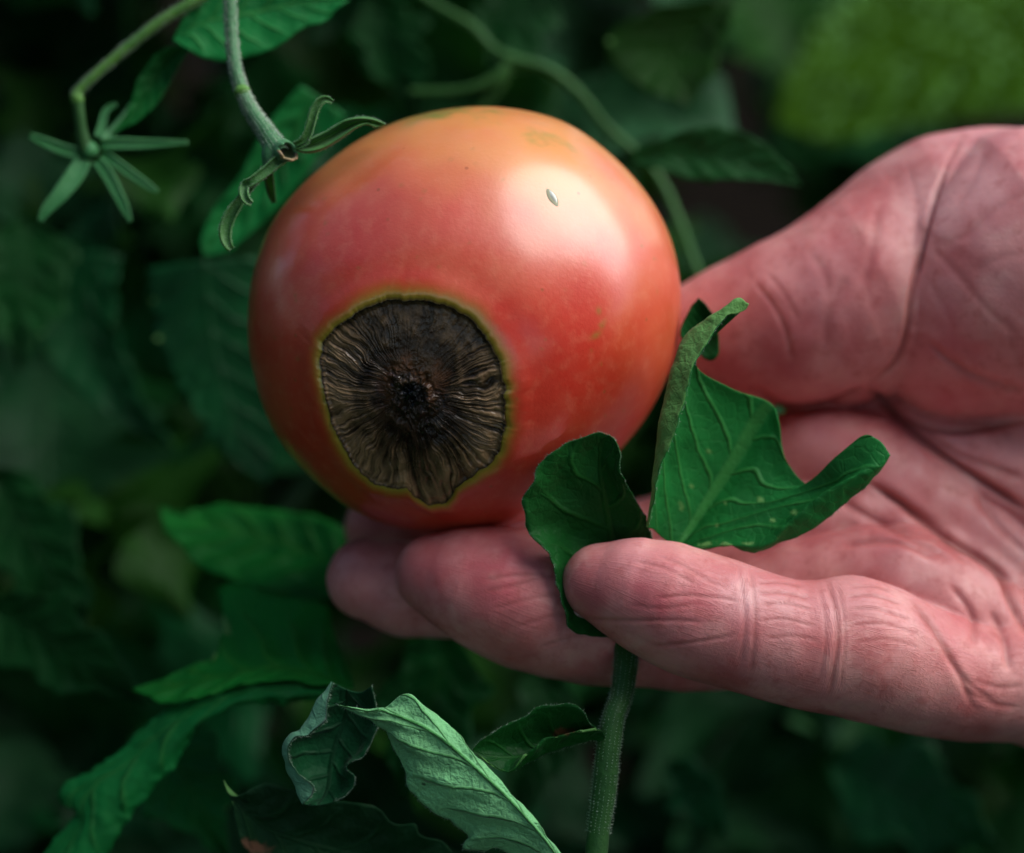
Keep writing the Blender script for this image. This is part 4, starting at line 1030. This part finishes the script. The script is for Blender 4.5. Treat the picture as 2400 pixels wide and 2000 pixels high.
mk('cup', V.reshape(-1, 3), fc, [M['stem_grey'], M['cup_rim'], M['cup_dark']], cal, mi=mi)
# base lump running down to the sepals
mktube('cup_base', [z3(640, 620, 205), z3(610, 740, 202), z3(580, 830, 204), z3(560, 870, 206)], [22, 22, 12, 5], M['stem_grey'], cal, seg=14)
def sepal(parent, pts, ws, mat, lift=(0, 0, -1.0), roll=.6, name='sepal', thick=3, ns=36, hair=0):
    """tapered sepal with its margins rolled: loft across five rails"""
    P_ = np.asarray(pts); C = catmull(np.hstack([P_, np.array(ws, float)[:, None]]), ns)
    Tn = np.gradient(C[:, :3], axis=0); Tn /= np.linalg.norm(Tn, axis=1, keepdims=True)
    L = np.array(lift, float); S = np.cross(Tn, L); S /= np.linalg.norm(S, axis=1, keepdims=True) + 1e-9
    Nn = np.cross(S, Tn)
    w_ = C[:, 3:4]
    rails = [C[:, :3] + S * w_ * a + Nn * w_ * roll * b for a, b in ((-.8, 1.0), (-1, .45), (0, -.15), (1, .45), (.8, 1.0))]
    G, us = loft(rails, ns, 4)
    N = grid_normals(G)
    nu, nv = G.shape[:2]
    top = G.reshape(-1, 3); bot = (G - N * thick).reshape(-1, 3)
    idx = np.arange(nu * nv).reshape(nu, nv)
    ring = np.concatenate([idx[:, 0], idx[-1, 1:], idx[::-1, -1][1:], idx[0, ::-1][1:-1]]); r2_ = np.roll(ring, -1)
    F = grid_faces(nu, nv)
    o = mk(name, np.vstack([top, bot]), np.vstack([F, F[:, ::-1] + nu * nv, np.stack([ring, ring + nu * nv, r2_ + nu * nv, r2_], 1)]), mat, parent)
    if hair:
        add_hair(o, np.vstack([top, bot]), np.vstack([N.reshape(-1, 3), -N.reshape(-1, 3)]), hair, 5, .45)
    return o
sp = lambda pts: tr(z3, pts)
sepal(cal, sp([(845, 650, 180), (920, 610, 172), (965, 520, 168), (1000, 400, 165), (1035, 290, 165), (1090, 225, 165), (1140, 212, 167), (1185, 235, 170)]), [8, 9, 8, 8, 7.5, 7, 5, 2.5], M['sepal'], roll=.9, hair=500)
S2 = [sp([(850, 640, 185), (1000, 566, 180), (1150, 490, 178), (1300, 402, 178), (1450, 372, 180), (1580, 390, 184), (1685, 440, 190)]), sp([(850, 650, 170), (1000, 585, 165), (1150, 510, 163), (1300, 420, 163), (1450, 392, 166), (1580, 405, 176), (1680, 445, 188)]),
      sp([(855, 665, 195), (1000, 630, 200), (1150, 565, 202), (1300, 480, 202), (1450, 425, 202), (1560, 425, 200), (1672, 450, 194)]),
      sp([(860, 680, 170), (960, 690, 160), (1100, 655, 160), (1250, 568, 162), (1400, 470, 166), (1510, 438, 176), (1600, 470, 186)]), sp([(862, 695, 184), (960, 715, 178), (1100, 684, 176), (1250, 596, 176), (1400, 490, 178), (1505, 450, 184), (1597, 482, 190)])]
s2 = leaf('sepal', S2, 2, (M['sepal'], M['sepal']), cal, ns=50, per=5, quilt=0, wob=1, midrib=0, thick=3, fuzz=600)
sepal(cal, sp([(720, 760, 185), (650, 815, 180), (580, 875, 175), (500, 935, 168), (430, 985, 165), (380, 1010, 172), (365, 1080, 160), (390, 1150, 150), (435, 1185, 152)]), [12, 11, 10, 9.5, 9, 9, 9, 7.5, 3], M['sepal'], roll=.8, hair=700)
sepal(cal, sp([(470, 985, 185), (400, 1060, 182), (320, 1160, 180), (240, 1280, 178), (190, 1400, 175), (185, 1500, 170), (210, 1570, 165), (245, 1610, 165)]), [5, 7, 9, 12, 13, 12, 9, 5], M['sepal'], lift=(.4, .2, -1), roll=.7, hair=700)
sepal(cal, sp([(590, 850, 230), (600, 960, 260), (620, 1080, 290), (645, 1175, 310)]), [9, 9, 7, 3], M['stem'], roll=.4)

cal2 = thing('fruit_stalk', 'thin bent stalk carrying an open star of green sepals, at the left', 'stalk', r1(960, 0, 640))
V, F, _ = tube([r1(1030, -50, 550), r1(960, 5, 550), r1(800, 100, 550), r1(640, 222, 550), r1(480, 360, 550), r1(395, 440, 550), r1(375, 475, 550)], [14, 14, 13, 12.5, 12, 12, 15], 14, 60, cap=False)
pm = mk('stem', V, F, M['stem_lime'], cal2)
add_hair(pm, V, vert_normals(V, F), 900, 9, .7)
mktube('knuckle', [r1(372, 462, 550), r1(380, 490, 550), r1(385, 515, 552)], [14, 17, 13], M['stem_lime'], cal2, seg=12, n=10)
mktube('stem', [r1(382, 495, 550), r1(390, 560, 552), r1(400, 640, 558), r1(415, 710, 565), r1(430, 745, 568)], [15, 14, 15, 18, 20], M['stem'], cal2, seg=14)
mktube('cup', [z2(640, 640, 575), z2(720, 740, 572), z2(760, 800, 575), z2(770, 830, 578)], [8, 24, 22, 5], M['sepal_soft'], cal2, seg=16, n=14)
for pts, ws in (([(640, 790, 570), (480, 750, 560), (300, 680, 550), (130, 605, 545)], [14, 13, 11, 5]),
                ([(680, 850, 565), (600, 1000, 550), (450, 1200, 535), (300, 1370, 530), (230, 1490, 530)], [18, 21, 18, 12, 4]),
                ([(820, 860, 570), (930, 1010, 560), (1040, 1220, 555), (1100, 1340, 552), (1160, 1490, 552)], [12, 14, 12, 10, 3]),
                ([(880, 790, 575), (1020, 890, 570), (1200, 1020, 570), (1330, 1110, 572), (1440, 1180, 575)], [10, 11, 10, 8, 3]),
                ([(860, 700, 572), (1000, 690, 568), (1250, 690, 565), (1500, 685, 565), (1750, 675, 568)], [12, 14, 12, 8, 3]),
                ([(830, 620, 582), (865, 520, 590), (890, 400, 598), (930, 330, 602), (1020, 285, 605)], [9, 9, 7, 6, 2.5]),
                ([(880, 650, 590), (1000, 540, 620), (1120, 400, 660), (1220, 250, 690)], [9, 9, 9, 6])):
    sepal(cal2, tr(z2, pts), ws, M['sepal_soft'], roll=.12)

br = thing('branch', 'thin green forked branch blurred above the tomato', 'branch', r2(680, 30, 1400))
mktube('stem', [r2(560, -60, 1450), r2(680, 30, 1430), r2(850, 130, 1410), r2(950, 240, 1400), r2(1040, 290, 1390), r2(1200, 330, 1390), r2(1310, 395, 1400), r2(1410, 490, 1410), r2(1500, 610, 1430), r2(1620, 720, 1450), r2(1760, 860, 1460), r2(1860, 1060, 1450), r2(1960, 1330, 1440), r2(2050, 1500, 1430)],
       [13, 13, 14, 15, 17, 14, 13, 12, 13, 13, 13, 12, 12, 12], M['stem_mid'], br, seg=12)
mktube('twig', [r2(1030, 300, 1390), r2(980, 370, 1380), r2(880, 425, 1380), r2(750, 450, 1385), r2(540, 452, 1390)], [14, 13, 12, 11, 9], M['stem_mid'], br, seg=10)
mktube('twig', [r2(1040, 320, 1395), r2(1015, 390, 1400), r2(960, 470, 1410), r2(880, 540, 1420)], [13, 12, 11, 10], M['stem_mid'], br, seg=10)

# ------------------------------------------------------------------ foliage mass further back, and unseen leaves added to block sky
def leaflet(nu=7, nv=25):
    v = np.linspace(0, 1, nv); u = np.linspace(-1, 1, nu)
    UU, VV = np.meshgrid(u, v, indexing='ij')
    wid = np.sin(np.pi * VV ** .75) * .36 * (1 + .38 * np.cos(VV * 25) * smooth(.05, .2, VV) * smooth(1, .85, VV)) + .004
    X = UU * wid; Y = VV
    Z = -.35 * (VV - .3) ** 2 + .22 * np.abs(UU) * wid * 2 - .10 * np.sin(VV * 9) * UU ** 2
    return np.stack([X, Y, Z], -1).reshape(-1, 3), grid_faces(nu, nv), np.stack([UU.ravel() * .5 + .5, VV.ravel()], 1)
def mass(name, label, n, sampler, mats, sizes):
    LV, LF, LU = leaflet()
    Vs, Fs, Us, Ms = [], [], [], []
    for i in range(n):
        c = sampler()
        s = rng.uniform(*sizes)
        down = np.array([rng.normal(0, .7), -1 + rng.normal(0, .5), rng.normal(-.3, .5)]); down /= np.linalg.norm(down)
        nrm = np.array([rng.normal(0, .5), .55 + rng.normal(0, .4), -.7 + rng.normal(0, .4)]); sx = np.cross(down, nrm); sx /= np.linalg.norm(sx); nn = np.cross(sx, down)
        Vs.append(c + s * (LV[:, :1] * sx + LV[:, 1:2] * down + LV[:, 2:] * nn)); Fs.append(LF + i * len(LV)); Us.append(LU); Ms.append(np.full(len(LF), rng.choice(len(mats))))
    o = mk(name, np.vstack(Vs), np.vstack(Fs), mats, mi=np.concatenate(Ms), uv=np.vstack(Us))
    return tag(o, label, kind='stuff')
def samp_back():
    while True:
        d = rng.uniform(1900, 5200)
        sp_ = 1 + d / DP
        x, y = rng.uniform(-2400, 2400), rng.uniform(-1100, 2600)
        if not (x > 300 and y > 400 and d < 4000):      # the broad lit leaf hangs free there
            return np.array([x * sp_, y * sp_, d])
def samp_all():
    k = rng.rand()
    if k < .62: return samp_back()
    if k < .80:      # unseen leaves added on the left to block sky light
        return np.array([rng.uniform(-4600, -2300), rng.uniform(-2500, 2400), rng.uniform(-300, 2800)])
    if k < .88:      # canopy leaves added overhead, behind the fruit, to shade the background
        return np.array([rng.uniform(-2800, 700), rng.uniform(1900, 3600), rng.uniform(700, 3200)])
    return np.array([rng.uniform(-2500, 3200), rng.uniform(-3000, -1900), rng.uniform(-300, 2600)])  # unseen leaves added below the view, also to block light
def samp_sky_block():      # unseen leaf wall added behind the camera to block low sky
    a = rng.uniform(-1.35, 1.35)
    r = rng.uniform(11500, 14500)
    return np.array([math.sin(a) * r, rng.uniform(-3500, 4400) + r * .33 * math.cos(a), 500 - math.cos(a) * r])
mass('foliage', 'dense dark tomato foliage blurred far behind, with unseen leaves added around it to block sky', 1500, samp_all, [M['leaf_deep'], M['leaf_deep'], M['leaf_dark'], M['leaf_teal'], M['leaf_dark'], M['leaf_olive']], (380, 800))
mass('foliage', 'unseen wall of dark leaves added behind the camera to block low sky', 1300, samp_sky_block, [M['leaf_deep'], M['leaf_dark']], (1600, 2600))
